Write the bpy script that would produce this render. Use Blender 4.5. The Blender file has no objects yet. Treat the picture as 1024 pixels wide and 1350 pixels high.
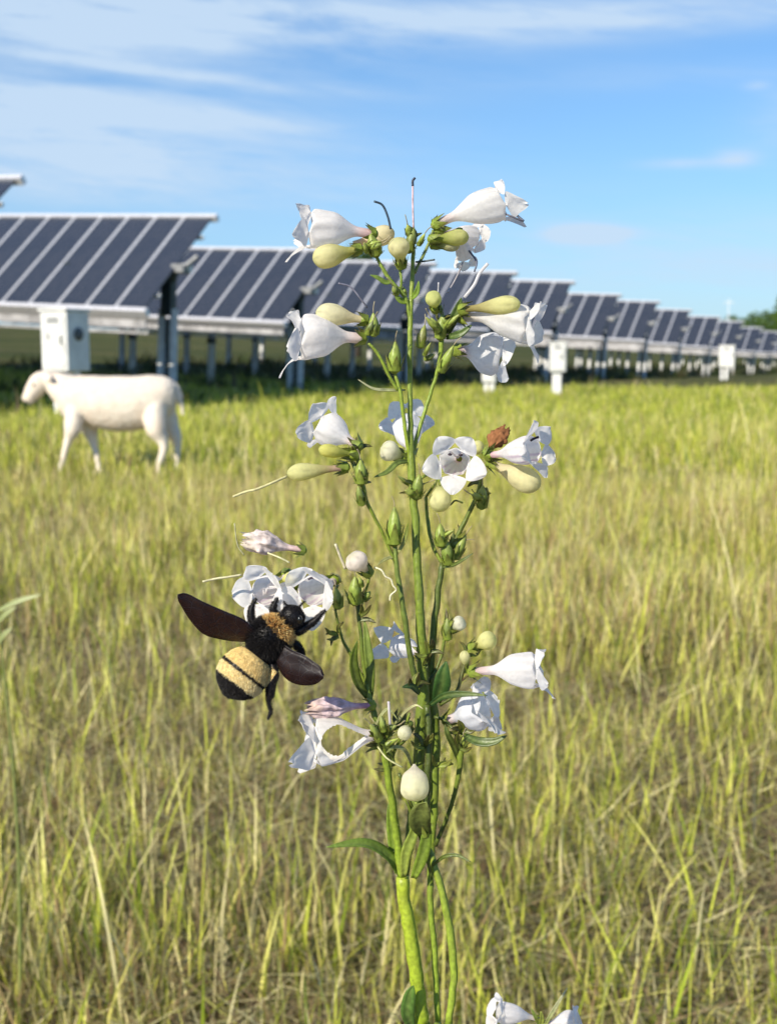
import bpy, bmesh, math, random
import numpy as np
from mathutils import Vector, Matrix, noise
random.seed(7); RNG = np.random.default_rng(11)
R = math.radians
D = bpy.data
scene = bpy.context.scene
col = scene.collection

# ------------------------------------------------------------------ camera
FPX = 1600.0                        # focal length in photo pixels (photo is 1024 wide)
PITCH = math.atan(210 / FPX)
CAM = Vector((0, 0, 0.9))
RT = Vector((1, 0, 0)); FW = Vector((0, math.cos(PITCH), -math.sin(PITCH))); UP = Vector((0, math.sin(PITCH), math.cos(PITCH)))
def P(px, py, d):
    return CAM + FW * d + RT * ((px - 512) / FPX * d) + UP * (-(py - 675) / FPX * d)
cd = D.cameras.new('camera'); cam = D.objects.new('camera', cd); col.objects.link(cam)
cam.location = CAM; cam.rotation_euler = (math.pi / 2 - PITCH, 0, 0)
cd.sensor_fit = 'HORIZONTAL'; cd.sensor_width = 36; cd.lens = 36 * FPX / 1024
cd.clip_start = 0.02; cd.clip_end = 6000
cd.dof.use_dof = True; cd.dof.focus_distance = 0.377; cd.dof.aperture_fstop = 33
scene.camera = cam

# ------------------------------------------------------------------ materials
def mat(name):
    m = D.materials.new(name); m.use_nodes = True
    nt = m.node_tree; nt.nodes.clear()
    return m, nt, nt.nodes.new('ShaderNodeOutputMaterial')
def N(nt, t, **kw):
    n = nt.nodes.new(t)
    for k, v in kw.items():
        if k.startswith('i_'): n.inputs[k[2:].replace('_', ' ')].default_value = v
        else: setattr(n, k, v)
    return n
def simple(name, rgb, rough=.5, metal=0., nscale=8., namt=.15, bump=0., spec=.5, rgb2=None, detail=6):
    m, nt, out = mat(name)
    b = N(nt, 'ShaderNodeBsdfPrincipled'); L = nt.links.new
    tc = N(nt, 'ShaderNodeTexCoord'); nz = N(nt, 'ShaderNodeTexNoise'); nz.inputs['Scale'].default_value = nscale; nz.inputs['Detail'].default_value = detail
    L(tc.outputs['Object'], nz.inputs['Vector'])
    mx = N(nt, 'ShaderNodeMix', data_type='RGBA')
    c2 = rgb2 or tuple(c * (1 - namt * 2) for c in rgb)
    mx.inputs[6].default_value = (*rgb, 1); mx.inputs[7].default_value = (*c2, 1)
    rp = N(nt, 'ShaderNodeMapRange'); rp.inputs[1].default_value = .35; rp.inputs[2].default_value = .7
    L(nz.outputs['Fac'], rp.inputs[0]); L(rp.outputs[0], mx.inputs[0])
    L(mx.outputs[2], b.inputs['Base Color'])
    b.inputs['Roughness'].default_value = rough; b.inputs['Metallic'].default_value = metal
    b.inputs['Specular IOR Level'].default_value = spec
    if bump:
        bp = N(nt, 'ShaderNodeBump'); bp.inputs['Strength'].default_value = bump; bp.inputs['Distance'].default_value = .01
        L(nz.outputs['Fac'], bp.inputs['Height']); L(bp.outputs[0], b.inputs['Normal'])
    L(b.outputs[0], out.inputs[0])
    return m
def leafy(name, trans=.3, rough=.5, nscale=60., namt=.25, bump=.0, spec=.4, sss=0.):
    """colour from the point attribute Col, part of the light passes through"""
    m, nt, out = mat(name); L = nt.links.new
    at = N(nt, 'ShaderNodeAttribute', attribute_name='Col')
    tc = N(nt, 'ShaderNodeTexCoord'); nz = N(nt, 'ShaderNodeTexNoise'); nz.inputs['Scale'].default_value = nscale; nz.inputs['Detail'].default_value = 4
    L(tc.outputs['Object'], nz.inputs['Vector'])
    mr = N(nt, 'ShaderNodeMapRange'); mr.inputs[1].default_value = .3; mr.inputs[2].default_value = .7
    mr.inputs[3].default_value = 1 - namt; mr.inputs[4].default_value = 1.0 + namt * .4
    L(nz.outputs['Fac'], mr.inputs[0])
    vm = N(nt, 'ShaderNodeVectorMath', operation='SCALE'); L(at.outputs['Color'], vm.inputs[0]); L(mr.outputs[0], vm.inputs['Scale'])
    b = N(nt, 'ShaderNodeBsdfPrincipled'); b.inputs['Roughness'].default_value = rough; b.inputs['Specular IOR Level'].default_value = spec
    L(vm.outputs[0], b.inputs['Base Color'])
    if bump:
        bp = N(nt, 'ShaderNodeBump'); bp.inputs['Strength'].default_value = bump; bp.inputs['Distance'].default_value = .0004
        L(nz.outputs['Fac'], bp.inputs['Height']); L(bp.outputs[0], b.inputs['Normal'])
    t = N(nt, 'ShaderNodeBsdfTranslucent'); L(vm.outputs[0], t.inputs['Color'])
    mx = N(nt, 'ShaderNodeMixShader'); mx.inputs[0].default_value = trans
    L(b.outputs[0], mx.inputs[1]); L(t.outputs[0], mx.inputs[2]); L(mx.outputs[0], out.inputs[0])
    return m
M = {}
M['petal'] = leafy('petal', .52, .72, 900, .08, .35, .18)
M['plantgreen'] = leafy('plant_green', .15, .42, 700, .35, .5, .45)
M['grass'] = leafy('grass_blade', .34, .5, 9, .3, 0, .35)
M['foliage'] = leafy('tree_foliage', .25, .55, .6, .4, 0, .3)
M['fur'] = leafy('bee_hair', .05, .6, 800, .3, 0, .4)
M['steel'] = simple('galvanised_steel', (.82, .82, .81), .55, .0, 5, .12, .1)
M['rail'] = simple('aluminium_rail', (.56, .57, .61), .4, .3, 9, .1)
M['tray'] = simple('cable_tray_metal', (.50, .50, .53), .5, .3, 3, .25, .1)
M['frame'] = simple('anodised_frame', (.80, .80, .84), .38, .3, 9, .08)
M['motor'] = simple('weathered_motor_housing', (.30, .31, .32), .5, .3, 12, .2)
M['dark'] = simple('dark_painted_steel', (.035, .05, .052), .5, .2, 12, .2)
M['cab'] = simple('cabinet_paint', (.78, .78, .75), .42, 0, 4, .12, .05)
M['plate'] = simple('yellow_plate', (.45, .45, .43), .5, 0, 12, .1)
M['cabdark'] = simple('cabinet_grille', (.10, .11, .12), .5, 0, 12, .2)
M['bark'] = simple('bark', (.12, .09, .06), .9, 0, 4, .3, .5)
M['anther'] = simple('anther', (.03, .015, .03), .6, 0, 900, .2)
M['wool'] = simple('sheep_coat', (.84, .76, .65), .95, 0, 9, .12, .3, .1, (.80, .68, .56))
M['sheepskin'] = simple('sheep_face_skin', (.62, .42, .33), .8, 0, 30, .1)
M['eye'] = simple('eye', (.01, .01, .008), .15, 0, 30, .1)
M['beebody'] = simple('bee_chitin', (.010, .008, .009), .42, 0, 600, .2, .0)
M['beeskin'] = leafy('bee_skin', 0, .5, 600, .2)
M['dry'] = leafy('dried_petal', .25, .8, 500, .45, .8, .1)

def solar():
    m, nt, out = mat('solar_glass'); L = nt.links.new
    b = N(nt, 'ShaderNodeBsdfPrincipled')
    tc = N(nt, 'ShaderNodeTexCoord')
    br = N(nt, 'ShaderNodeTexBrick'); br.offset = 0; br.inputs['Scale'].default_value = 1
    br.inputs['Color1'].default_value = (.028, .037, .056, 1); br.inputs['Color2'].default_value = (.036, .044, .062, 1)
    br.inputs['Mortar'].default_value = (.085, .085, .11, 1); br.inputs['Mortar Size'].default_value = .005
    br.inputs['Brick Width'].default_value = .155; br.inputs['Row Height'].default_value = .155
    L(tc.outputs['Object'], br.inputs['Vector'])
    nz = N(nt, 'ShaderNodeTexNoise'); nz.inputs['Scale'].default_value = 1.3; nz.inputs['Detail'].default_value = 5
    L(tc.outputs['Object'], nz.inputs['Vector'])
    mr = N(nt, 'ShaderNodeMapRange'); mr.inputs[3].default_value = .16; mr.inputs[4].default_value = .42
    L(nz.outputs['Fac'], mr.inputs[0]); L(mr.outputs[0], b.inputs['Roughness'])
    L(br.outputs['Color'], b.inputs['Base Color']); b.inputs['Specular IOR Level'].default_value = .45
    L(b.outputs[0], out.inputs[0]); return m
M['solar'] = solar()

def ground_mat():
    m, nt, out = mat('meadow_soil'); L = nt.links.new
    g = N(nt, 'ShaderNodeNewGeometry')
    def noise_(scale, vec, det=8, rough=.6):
        z = N(nt, 'ShaderNodeTexNoise'); z.inputs['Scale'].default_value = scale; z.inputs['Detail'].default_value = det; z.inputs['Roughness'].default_value = rough
        L(vec, z.inputs['Vector']); return z.outputs['Fac']
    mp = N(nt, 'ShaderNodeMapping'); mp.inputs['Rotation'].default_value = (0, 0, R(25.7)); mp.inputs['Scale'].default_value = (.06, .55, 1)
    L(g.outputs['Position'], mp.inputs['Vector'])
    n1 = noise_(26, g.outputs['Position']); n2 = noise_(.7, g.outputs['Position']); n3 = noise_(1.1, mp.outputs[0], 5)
    def ramp(f, stops):
        r = N(nt, 'ShaderNodeValToRGB'); e = r.color_ramp.elements
        while len(e) < len(stops): e.new(.5)
        for i, (p, c) in enumerate(stops): e[i].position = p; e[i].color = (*c, 1)
        L(f, r.inputs[0]); return r.outputs[0]
    near = ramp(n1, [(.3, (.07, .05, .03)), (.48, (.20, .14, .09)), (.6, (.34, .25, .17)), (.75, (.48, .38, .27))])
    far = ramp(n3, [(.30, (.03, .04, .01)), (.44, (.05, .065, .014)), (.53, (.09, .10, .022)), (.60, (.15, .13, .05)), (.67, (.28, .20, .12))])  # far greens darkened to hold the tables' shade; browns are bare soil
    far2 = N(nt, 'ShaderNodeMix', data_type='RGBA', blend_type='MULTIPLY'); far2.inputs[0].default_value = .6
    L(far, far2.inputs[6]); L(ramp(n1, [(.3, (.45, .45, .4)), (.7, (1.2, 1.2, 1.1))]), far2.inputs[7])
    sx = N(nt, 'ShaderNodeSeparateXYZ'); L(g.outputs['Position'], sx.inputs[0])
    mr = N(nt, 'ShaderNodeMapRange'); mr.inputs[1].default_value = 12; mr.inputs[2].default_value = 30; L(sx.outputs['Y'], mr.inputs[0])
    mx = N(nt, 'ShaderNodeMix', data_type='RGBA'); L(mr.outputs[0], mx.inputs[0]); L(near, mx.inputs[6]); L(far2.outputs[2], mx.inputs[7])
    b = N(nt, 'ShaderNodeBsdfPrincipled'); b.inputs['Roughness'].default_value = .95; b.inputs['Specular IOR Level'].default_value = .15
    L(mx.outputs[2], b.inputs['Base Color'])
    bp = N(nt, 'ShaderNodeBump'); bp.inputs['Strength'].default_value = .8; bp.inputs['Distance'].default_value = .03
    L(n1, bp.inputs['Height']); L(bp.outputs[0], b.inputs['Normal']); L(b.outputs[0], out.inputs[0]); return m
M['ground'] = ground_mat()

# ------------------------------------------------------------------ mesh helpers
class MB:
    def __init__(s): s.v = []; s.f = []; s.c = []; s.col = (1, 1, 1)
    def vert(s, p, c=None): s.v.append(tuple(p)); s.c.append(tuple(c or s.col)); return len(s.v) - 1
    def box(s, lo, hi, mtx=None, bev=0):
        xs = (lo[0], hi[0]); ys = (lo[1], hi[1]); zs = (lo[2], hi[2])
        b = len(s.v)
        for z in zs:
            for y in ys:
                for x in xs:
                    p = Vector((x, y, z)); s.vert(mtx @ p if mtx else p)
        for q in ((0, 2, 3, 1), (4, 5, 7, 6), (0, 1, 5, 4), (2, 6, 7, 3), (0, 4, 6, 2), (1, 3, 7, 5)): s.f.append([b + i for i in q])
        return s
    def tube(s, pts, rad, n=8, cols=None, cap=True, flat=1.0):
        pts = [Vector(p) for p in pts]; k = len(pts)
        if not hasattr(rad, '__len__'): rad = [rad] * k
        t0 = (pts[1] - pts[0]).normalized(); a = t0.orthogonal().normalized(); prev = None
        for i, p in enumerate(pts):
            t = (pts[min(i + 1, k - 1)] - pts[max(i - 1, 0)]).normalized()
            a = (a - t * a.dot(t))
            a = a.normalized() if a.length > 1e-9 else t.orthogonal().normalized()
            b = t.cross(a); ring = []
            for j in range(n):
                w = 2 * math.pi * j / n
                ring.append(s.vert(p + (a * math.cos(w) + b * math.sin(w) * flat) * rad[i], cols[i] if cols else None))
            if prev:
                for j in range(n): s.f.append([prev[j], prev[(j + 1) % n], ring[(j + 1) % n], ring[j]])
            elif cap: s.f.append(ring[::-1])
            prev = ring
        if cap: s.f.append(prev)
        return s
    def ellipsoid(s, c, ax, ay, az, nu=16, nv=10, cf=None):
        """ax, ay, az = vectors of the half axes"""
        c = Vector(c); rows = []
        for i in range(1, nv):
            th = math.pi * i / nv; row = []
            for j in range(nu):
                ph = 2 * math.pi * j / nu
                q = (math.sin(th) * math.cos(ph), math.sin(th) * math.sin(ph), math.cos(th))
                row.append(s.vert(c + ax * q[0] + ay * q[1] + az * q[2], cf(q) if cf else None))
            rows.append(row)
        t = s.vert(c + az, cf((0, 0, 1)) if cf else None); b = s.vert(c - az, cf((0, 0, -1)) if cf else None)
        for j in range(nu):
            k = (j + 1) % nu
            s.f.append([t, rows[0][j], rows[0][k]]); s.f.append([b, rows[-1][k], rows[-1][j]])
            for i in range(len(rows) - 1): s.f.append([rows[i][j], rows[i + 1][j], rows[i + 1][k], rows[i][k]])
        return s
    def build(s, name, m, parent=None, smooth=True, merge=0):
        me = D.meshes.new(name); me.from_pydata(s.v, [], s.f)
        ca = me.attributes.new('Col', 'FLOAT_COLOR', 'POINT')
        ca.data.foreach_set('color', np.array([(c[0], c[1], c[2], 1) for c in s.c], dtype=np.float32).ravel())
        if merge:
            bm = bmesh.new(); bm.from_mesh(me); bmesh.ops.remove_doubles(bm, verts=bm.verts, dist=merge); bm.to_mesh(me); bm.free()
        if smooth: me.polygons.foreach_set('use_smooth', [True] * len(me.polygons))
        me.materials.append(m); me.update()
        o = D.objects.new(name, me); col.objects.link(o)
        if parent: o.parent = parent
        return o
def tag(o, label=None, cat=None, group=None, kind=None):
    for k, v in (('label', label), ('category', cat), ('group', group), ('kind', kind)):
        if v: o[k] = v
    return o
def empty(name, loc, rot=None):
    o = D.objects.new(name, None); col.objects.link(o); o.location = loc; o.empty_display_size = .1
    return o
def bevel_mod(o, w, seg=2):
    b = o.modifiers.new('bevel', 'BEVEL'); b.width = w; b.segments = seg; b.limit_method = 'ANGLE'; return o
def cr(pts, n=5):
    """Catmull-Rom through tuples of any length"""
    A = [np.array(p, float) for p in pts]
    if len(A) == 2: return [A[0] + (A[1] - A[0]) * t for t in np.linspace(0, 1, n + 1)]
    A = [2 * A[0] - A[1]] + A + [2 * A[-1] - A[-2]]; out = []
    for i in range(1, len(A) - 2):
        for k in range(n):
            t = k / n; p0, p1, p2, p3 = A[i - 1:i + 3]
            out.append(.5 * ((2 * p1) + (-p0 + p2) * t + (2 * p0 - 5 * p1 + 4 * p2 - p3) * t * t + (-p0 + 3 * p1 - 3 * p2 + p3) * t ** 3))
    out.append(A[-2]); return out
def sm(a, b, x):
    t = max(0., min(1., (x - a) / (b - a))); return t * t * (3 - 2 * t)
def mix(a, b, t): return tuple(a[i] + (b[i] - a[i]) * t for i in range(3))

# ------------------------------------------------------------------ terrain
RA = R(25.7)
ROWX, ROWY = math.cos(RA), -math.sin(RA)
def ucoord(x, y): return (x + 4.7) * ROWX + (y - 33) * ROWY
def hz(x, y):
    z = -.5 * sm(9, 29, y) - .42 * sm(55, 110, y)
    u = ucoord(x, y)
    if u < 0: z += .05 * min(-u, 120) * sm(16, 32, y) * (1 - sm(260, 900, y))
    z += .025 * noise.noise(Vector((x * .35, y * .35, 0))) * sm(1, 4, y)
    return z
def terrain():
    ys = [-60, -20, -6, -2, 0]; y = 0
    while y < 3500: y += max(.35, y * .035); ys.append(y)
    mb = MB(); rows = []
    for y in ys:
        w = max(30, abs(y) * 1.0 + 20); row = []
        for i in range(61):
            t = (i / 60 * 2 - 1); x = w * (t * .35 + .65 * t ** 3) if y > 5 else w * t
            row.append(mb.vert((x, y, hz(x, y))))
        rows.append(row)
    for a, b in zip(rows[:-1], rows[1:]):
        for i in range(60): mb.f.append([a[i], a[i + 1], b[i + 1], b[i]])
    return tag(mb.build('ground', M['ground']), kind='structure')
terrain()

rows_def = [  # px, py of the top right corner, depth
    (25, 238, 25.6), (282, 288, 33), (437, 332, 40.5), (572, 349, 46.5), (679, 361, 52.5), (755, 373, 60), (817, 390, 67.5), (868, 399, 75),
    (910, 410, 82.5), (948, 419, 90.5), (979, 425, 98.5), (1004, 433, 106.5), (1024, 438, 114.5), (1042, 441, 122.5), (1057, 443, 130.5), (1070, 445, 138.5)]

# ------------------------------------------------------------------ grass (numpy strips)
def strips(name, label, base, height, width, lean, curve, colr, tipc, nseg=4, flat=False, cat='grass'):
    """one curved tapering blade per entry"""
    n = len(base); az = RNG.uniform(0, 2 * np.pi, n)
    face = RNG.uniform(0, 2 * np.pi, n)
    side = np.stack([np.cos(face), np.sin(face), np.zeros(n)], 1)
    d = np.stack([np.cos(az), np.sin(az), np.zeros(n)], 1)
    V = np.zeros((n, nseg * 2 + 1, 3), np.float32); C = np.ones((n, nseg * 2 + 1, 4), np.float32)
    for k in range(nseg + 1):
        t = k / nseg
        ang = lean + curve * t
        p = base + d * (np.sin(ang) * t * height)[:, None]
        p[:, 2] += np.cos(ang) * t * height
        w = width * (1 - t ** 2.2) * (.7 + .6 * t * (1 - t) * 2)
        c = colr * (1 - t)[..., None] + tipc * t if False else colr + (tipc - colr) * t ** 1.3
        if k < nseg:
            V[:, 2 * k] = p - side * w[:, None] / 2; V[:, 2 * k + 1] = p + side * w[:, None] / 2
            C[:, 2 * k, :3] = c; C[:, 2 * k + 1, :3] = c
        else: V[:, 2 * k] = p; C[:, 2 * k, :3] = c
    nv = nseg * 2 + 1
    quads = np.array([[2 * k, 2 * k + 1, 2 * k + 3, 2 * k + 2] for k in range(nseg - 1)])
    idx = (np.arange(n) * nv)[:, None, None]
    q = (quads[None] + idx).reshape(n, -1)
    tri = (np.array([[2 * nseg - 2, 2 * nseg - 1, 2 * nseg]])[None] + idx).reshape(n, -1)
    loops = np.concatenate([q, tri], 1).ravel().astype(np.int32)
    per = np.tile(np.array([4] * (nseg - 1) + [3]), n); start = np.concatenate([[0], np.cumsum(per)[:-1]]).astype(np.int32)
    me = D.meshes.new(name); me.vertices.add(n * nv); me.vertices.foreach_set('co', V.ravel())
    me.loops.add(len(loops)); me.loops.foreach_set('vertex_index', loops)
    me.polygons.add(len(per)); me.polygons.foreach_set('loop_start', start)
    me.update(calc_edges=True)
    ca = me.attributes.new('Col', 'FLOAT_COLOR', 'POINT'); ca.data.foreach_set('color', C.ravel())
    me.polygons.foreach_set('use_smooth', np.ones(len(per), bool))
    me.materials.append(M['grass']); me.validate()
    o = D.objects.new(name, me); col.objects.link(o)
    return tag(o, label, cat, None, 'stuff')
HZV = np.vectorize(hz)
def vnoise(x, y, s, seed=0.):
    return np.array([noise.noise(Vector((a * s, b * s, seed))) for a, b in zip(x, y)])
PAL = np.array([[.15, .25, .02], [.34, .43, .04], [.60, .64, .09], [.77, .74, .21], [.87, .79, .42], [.42, .30, .16], [.17, .21, .04]])
def scatter(y0, y1, dens):
    n = int(dens * ((y1 - y0) * (.36 * (y0 + y1) + 1.6) ))
    y = np.sqrt(RNG.uniform(y0 ** 2, y1 ** 2, n)) if y0 > 1 else RNG.uniform(y0, y1, n)
    x = RNG.uniform(-1, 1, n) * (.36 * y + .8)
    return x, y
def grass_zone(y0, y1, dens, h, w, palw, clump=.8, ns=4, lean=.16, name='grass', label='', curve=.35):
    x, y = scatter(y0, y1, dens)
    nz = vnoise(x, y, 2.2) + .6 * vnoise(x, y, 7, 3.)
    keep = RNG.uniform(0, 1, len(x)) < np.clip(.62 + clump * nz, .12, 1)
    x, y, nz = x[keep], y[keep], nz[keep]; n = len(x)
    # draw blades together into tufts
    tx = RNG.normal(0, .012, n); ty = RNG.normal(0, .012, n)
    cell = .05; x = np.where(RNG.random(n) < .6, np.round(x / cell) * cell + tx + .02 * np.sin(y * 40), x); y = y + ty
    base = np.stack([x, y, HZV(x, y) - .01], 1)
    big = vnoise(x, y, .8, 9.)
    hh = h * RNG.lognormal(-.1, .33, n) * (1 + .25 * np.clip(nz, -1, 1)) * np.clip(1 + .75 * big, .45, 1.6)
    ww = w * RNG.uniform(.6, 1.4, n)
    p = np.array(palw, float)
    shift = np.clip(.45 + 1.9 * vnoise(x, y, .8, 21.) + .8 * vnoise(x, y, 3, 31.) + RNG.normal(0, .15, n), 0, 1)
    green = RNG.choice(len(PAL), n, p=p / p.sum())
    p2 = p.copy(); p2[4:6] *= 2.3; p2[:3] *= .6
    dryc = RNG.choice(len(PAL), n, p=p2 / p2.sum())
    pick = np.where(RNG.random(n) < shift, dryc, green)
    c = PAL[pick] * RNG.uniform(.75, 1.2, n)[:, None]
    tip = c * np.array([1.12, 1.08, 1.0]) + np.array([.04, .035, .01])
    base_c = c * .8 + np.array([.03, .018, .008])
    ln = np.abs(RNG.normal(0, lean, n)); cu = np.abs(RNG.normal(0, curve, n))
    return strips(name, label, base, hh, ww, ln, cu, base_c, tip, ns)
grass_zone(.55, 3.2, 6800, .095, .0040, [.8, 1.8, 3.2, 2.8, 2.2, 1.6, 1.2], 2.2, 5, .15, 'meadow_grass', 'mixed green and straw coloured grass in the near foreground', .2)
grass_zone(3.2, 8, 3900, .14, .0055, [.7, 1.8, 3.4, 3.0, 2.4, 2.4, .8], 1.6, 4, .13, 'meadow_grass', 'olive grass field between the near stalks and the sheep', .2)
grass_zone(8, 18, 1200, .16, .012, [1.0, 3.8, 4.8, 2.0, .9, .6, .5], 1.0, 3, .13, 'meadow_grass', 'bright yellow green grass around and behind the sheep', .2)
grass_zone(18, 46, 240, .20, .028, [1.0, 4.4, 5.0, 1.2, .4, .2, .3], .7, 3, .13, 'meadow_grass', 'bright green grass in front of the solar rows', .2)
def stalks():
    x, y = scatter(.75, 8, 190)
    n = len(x); base = np.stack([x, y, HZV(x, y) - .01], 1)
    c = PAL[RNG.choice([2, 3, 4, 1], n, p=[.45, .3, .1, .15])] * RNG.uniform(.9, 1.2, n)[:, None]
    strips('tall_grass_stalks', 'tall pale grass stalks standing above the field', base, RNG.uniform(.11, .24, n), RNG.uniform(.003, .007, n),
           np.abs(RNG.normal(0, .12, n)) + np.where(RNG.random(n) < .22, RNG.uniform(.4, 1.1, n), 0), np.abs(RNG.normal(0, .16, n)), c * .95, c * 1.15, 6)
stalks()
def thatch():
    x, y = scatter(.55, 9, 2600); x2, y2 = scatter(.55, 3.4, 4500); x = np.concatenate([x, x2]); y = np.concatenate([y, y2]); n = len(x)
    base = np.stack([x, y, HZV(x, y) + RNG.uniform(.0, .05, n)], 1)
    c = PAL[RNG.choice([4, 5, 3, 6], n, p=[.42, .38, .12, .08])] * RNG.uniform(.3, 1.1, n)[:, None]
    strips('straw_thatch', 'dry straw lying flat on the brown soil between grass', base, RNG.uniform(.05, .2, n), RNG.uniform(.0015, .0045, n),
           RNG.uniform(1.1, 1.6, n), RNG.uniform(-.15, .15, n), c, c, 2, cat='straw')
thatch()
def shade_undergrowth():  # dark weeds added to deepen the ground where the tables shade it
    bs, hs = [], []
    for i, (px, py, d) in enumerate(rows_def):
        c = P(px, py, d); n = 2600 if i < 8 else 1000; L_ = 19 if i < 6 else 12
        u = RNG.uniform(-L_, 1.5, n); v = RNG.normal(-1.2, .9, n)
        x = c.x + u * ROWX + v * math.sin(RA); y = c.y - 1.4 + u * ROWY + v * math.cos(RA)
        cl = vnoise(x, y, .6, 4.) + .5 * vnoise(x, y, 2, 8.); k = cl > .05; x, y, cl = x[k], y[k], cl[k]
        bs.append(np.stack([x, y, HZV(x, y) - .02], 1)); hs.append((.35 + .6 * np.clip(cl + .2, 0, 1)) * RNG.uniform(.5, 1.2, len(x)))
    base = np.concatenate(bs); h = np.concatenate(hs); n = len(h)
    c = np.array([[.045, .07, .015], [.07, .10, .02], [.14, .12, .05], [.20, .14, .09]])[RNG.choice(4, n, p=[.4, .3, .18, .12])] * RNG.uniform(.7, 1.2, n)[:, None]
    strips('shade_weeds', 'added dark weeds standing in for the shade under the solar tables', base, h, RNG.uniform(.03, .08, n), np.abs(RNG.normal(0, .4, n)), np.abs(RNG.normal(0, .5, n)), c, c * 1.2, 3, cat='weeds')

# ------------------------------------------------------------------ solar tables
TV, TH = 2.6, 3.0                       # rise and run of the tilted face
PIV = 3.75
TILT = math.atan2(TV, TH); SL = math.hypot(TV, TH)
PM = Matrix.Translation((0, 0, PIV)) @ Matrix.Rotation(TILT, 4, 'X')     # panel plane: x along the row, y up the slant
PITCHM = .95
def solar_table(ncol):
    root = empty('solar_table', (0, 0, 0))
    W = ncol * PITCHM
    proto = None
    for k in range(ncol):
        if proto is None:
            mb = MB(); mb.box((-PITCHM + .06, -SL / 2 + .03, 0), (-.06, SL / 2 - .03, .035), PM)
            proto = mb.build('solar_module', M['solar'], root, smooth=False)
        else:
            o = proto.copy(); col.objects.link(o); o.parent = root; o.location = (-k * PITCHM, 0, 0)
    rp = None
    for k in range(1, ncol + 1):
        if rp is None:
            mb = MB(); mb.box((-.052 - PITCHM, -SL / 2 + .03, -.05), (.052 - PITCHM, SL / 2 - .03, .052), PM)
            rp = mb.build('module_rail', M['rail'], root, smooth=False)
        else:
            o = rp.copy(); col.objects.link(o); o.parent = root; o.location = (-(k - 1) * PITCHM, 0, 0)
    mb = MB(); mb.box((-W - .1, SL / 2 - .028, -.10), (.1, SL / 2 + .1, .10), PM); bevel_mod(mb.build('top_edge_frame', M['frame'], root, False), .01)
    mb = MB(); mb.box((-W - .1, -SL / 2 - .12, -.12), (.1, -SL / 2 + .028, .10), PM); bevel_mod(mb.build('lower_edge_frame', M['frame'], root, False), .01)
    mb = MB(); mb.box((-W, -.10, -.28), (.25, .10, -.08), PM); mb.build('torque_tube', M['steel'], root, False)
    for yy in (-1.25, 1.25):
        mb = MB(); mb.box((-W, yy - .05, -.14), (0, yy + .05, -.054), PM); mb.build('purlin', M['steel'], root, False)
    # cable tray of two shallow channels carried between the posts
    mb = MB(); mb.box((-W, -1.42, 2.02), (-.05, -1.36, 2.22)); mb.box((-W, -1.30, 1.86), (-.05, -1.28, 1.93))
    k = 0
    while k * 1.2 < W - .3: mb.box((-.3 - k * 1.2, -1.432, 1.84), (-.27 - k * 1.2, -1.423, 2.36)); k += 1
    mb.build('cable_tray', M['tray'], root, False)
    x = -.38; first = True
    pp = None
    while x > -W:
        if first:
            for dx in (-.19, .19):
                mb = MB()
                mb.box((x + dx - .065, -.09, -.9), (x + dx + .065, -.075, 2.55)); mb.box((x + dx - .065, .075, -.9), (x + dx + .065, .09, 2.55)); mb.box((x + dx - .008, -.075, -.9), (x + dx + .008, .075, 2.55))
                mb.build('drive_post', M['steel'], root, False)
            mb = MB(); mb.box((x - .17, -.12, 2.35), (x + .17, .14, 3.35)); mb.box((x - .07, -.02, .1), (x + .07, .06, 2.3)); mb.ellipsoid((x, 0, 3.45), Vector((.26, 0, 0)), Vector((0, .22, 0)), Vector((0, 0, .28)))  # tall slim box is added to darken the gap between the posts
            bevel_mod(mb.build('gearbox_and_dark_gap', M['dark'], root, False), .02)
            mb = MB(); mb.box((x + .2, -.2, 3.5), (x + .6, .05, 3.72)); mb.tube([(x + .5, -.1, 3.6), (x + .85, .1, 3.95)], .07); bevel_mod(mb.build('slew_motor', M['motor'], root, False), .02)
            first = False
        else:
            if pp is None:
                x0 = x; mb = MB()
                mb.box((x - .08, -.10, -.9), (x + .08, -.085, 3.5)); mb.box((x - .08, .085, -.9), (x + .08, .10, 3.5)); mb.box((x - .01, -.085, -.9), (x + .01, .085, 3.5))
                pp = mb.build('post', M['steel'], root, False)
                mb = MB(); mb.box((x - .12, -.16, 3.38), (x + .12, .16, 3.7)); bb = mb.build('bearing', M['dark'], root, False)
                mb = MB(); mb.box((x - .10, -.14, 1.6), (x + .10, .12, 1.8)); jb = mb.build('junction_box', M['dark'], root, False)
            else:
                for o in (pp, bb, jb):
                    c = o.copy(); col.objects.link(c); c.parent = root; c.location = (x - x0, 0, 0)
        x -= 3.3
    return root
def copy_tree(o, parent=None):
    c = o.copy(); col.objects.link(c)
    if parent: c.parent = parent
    for ch in list(o.children): copy_tree(ch, c)
    return c
SLOPE = R(2.8)
rvec = Vector((ROWX * math.cos(SLOPE), ROWY * math.cos(SLOPE), -math.sin(SLOPE)))
nvec = Vector((math.sin(RA), math.cos(RA), 0)); zvec = rvec.cross(nvec)
rows = rows_def
shade_undergrowth()
RL = ['nearest solar table, only its top right corner showing at the left edge',
      'large dark solar table above the sheep, with wide pale strips between its modules',
      'solar table second from the sheep, ending behind the left white flowers',
      'solar table whose end is hidden behind the middle of the penstemon',
      'solar table ending just right of the top white flowers',
      'solar table rising behind the grey box on a post',
      'solar table first to the right of the grey box on a post',
      'solar table second to the right of the grey box on a post',
      'solar table third to the right of the grey box on a post',
      'solar table just left of the white box at far right',
      'solar table directly behind and above the white box at far right',
      'solar table first to the right of the far white box',
      'small far solar table cut by the right edge of the photo, under the tree',
      'distant solar table, third from the end',
      'distant solar table, last but one of the row line at the right edge',
      'farthest solar table at the end of the row line']
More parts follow.
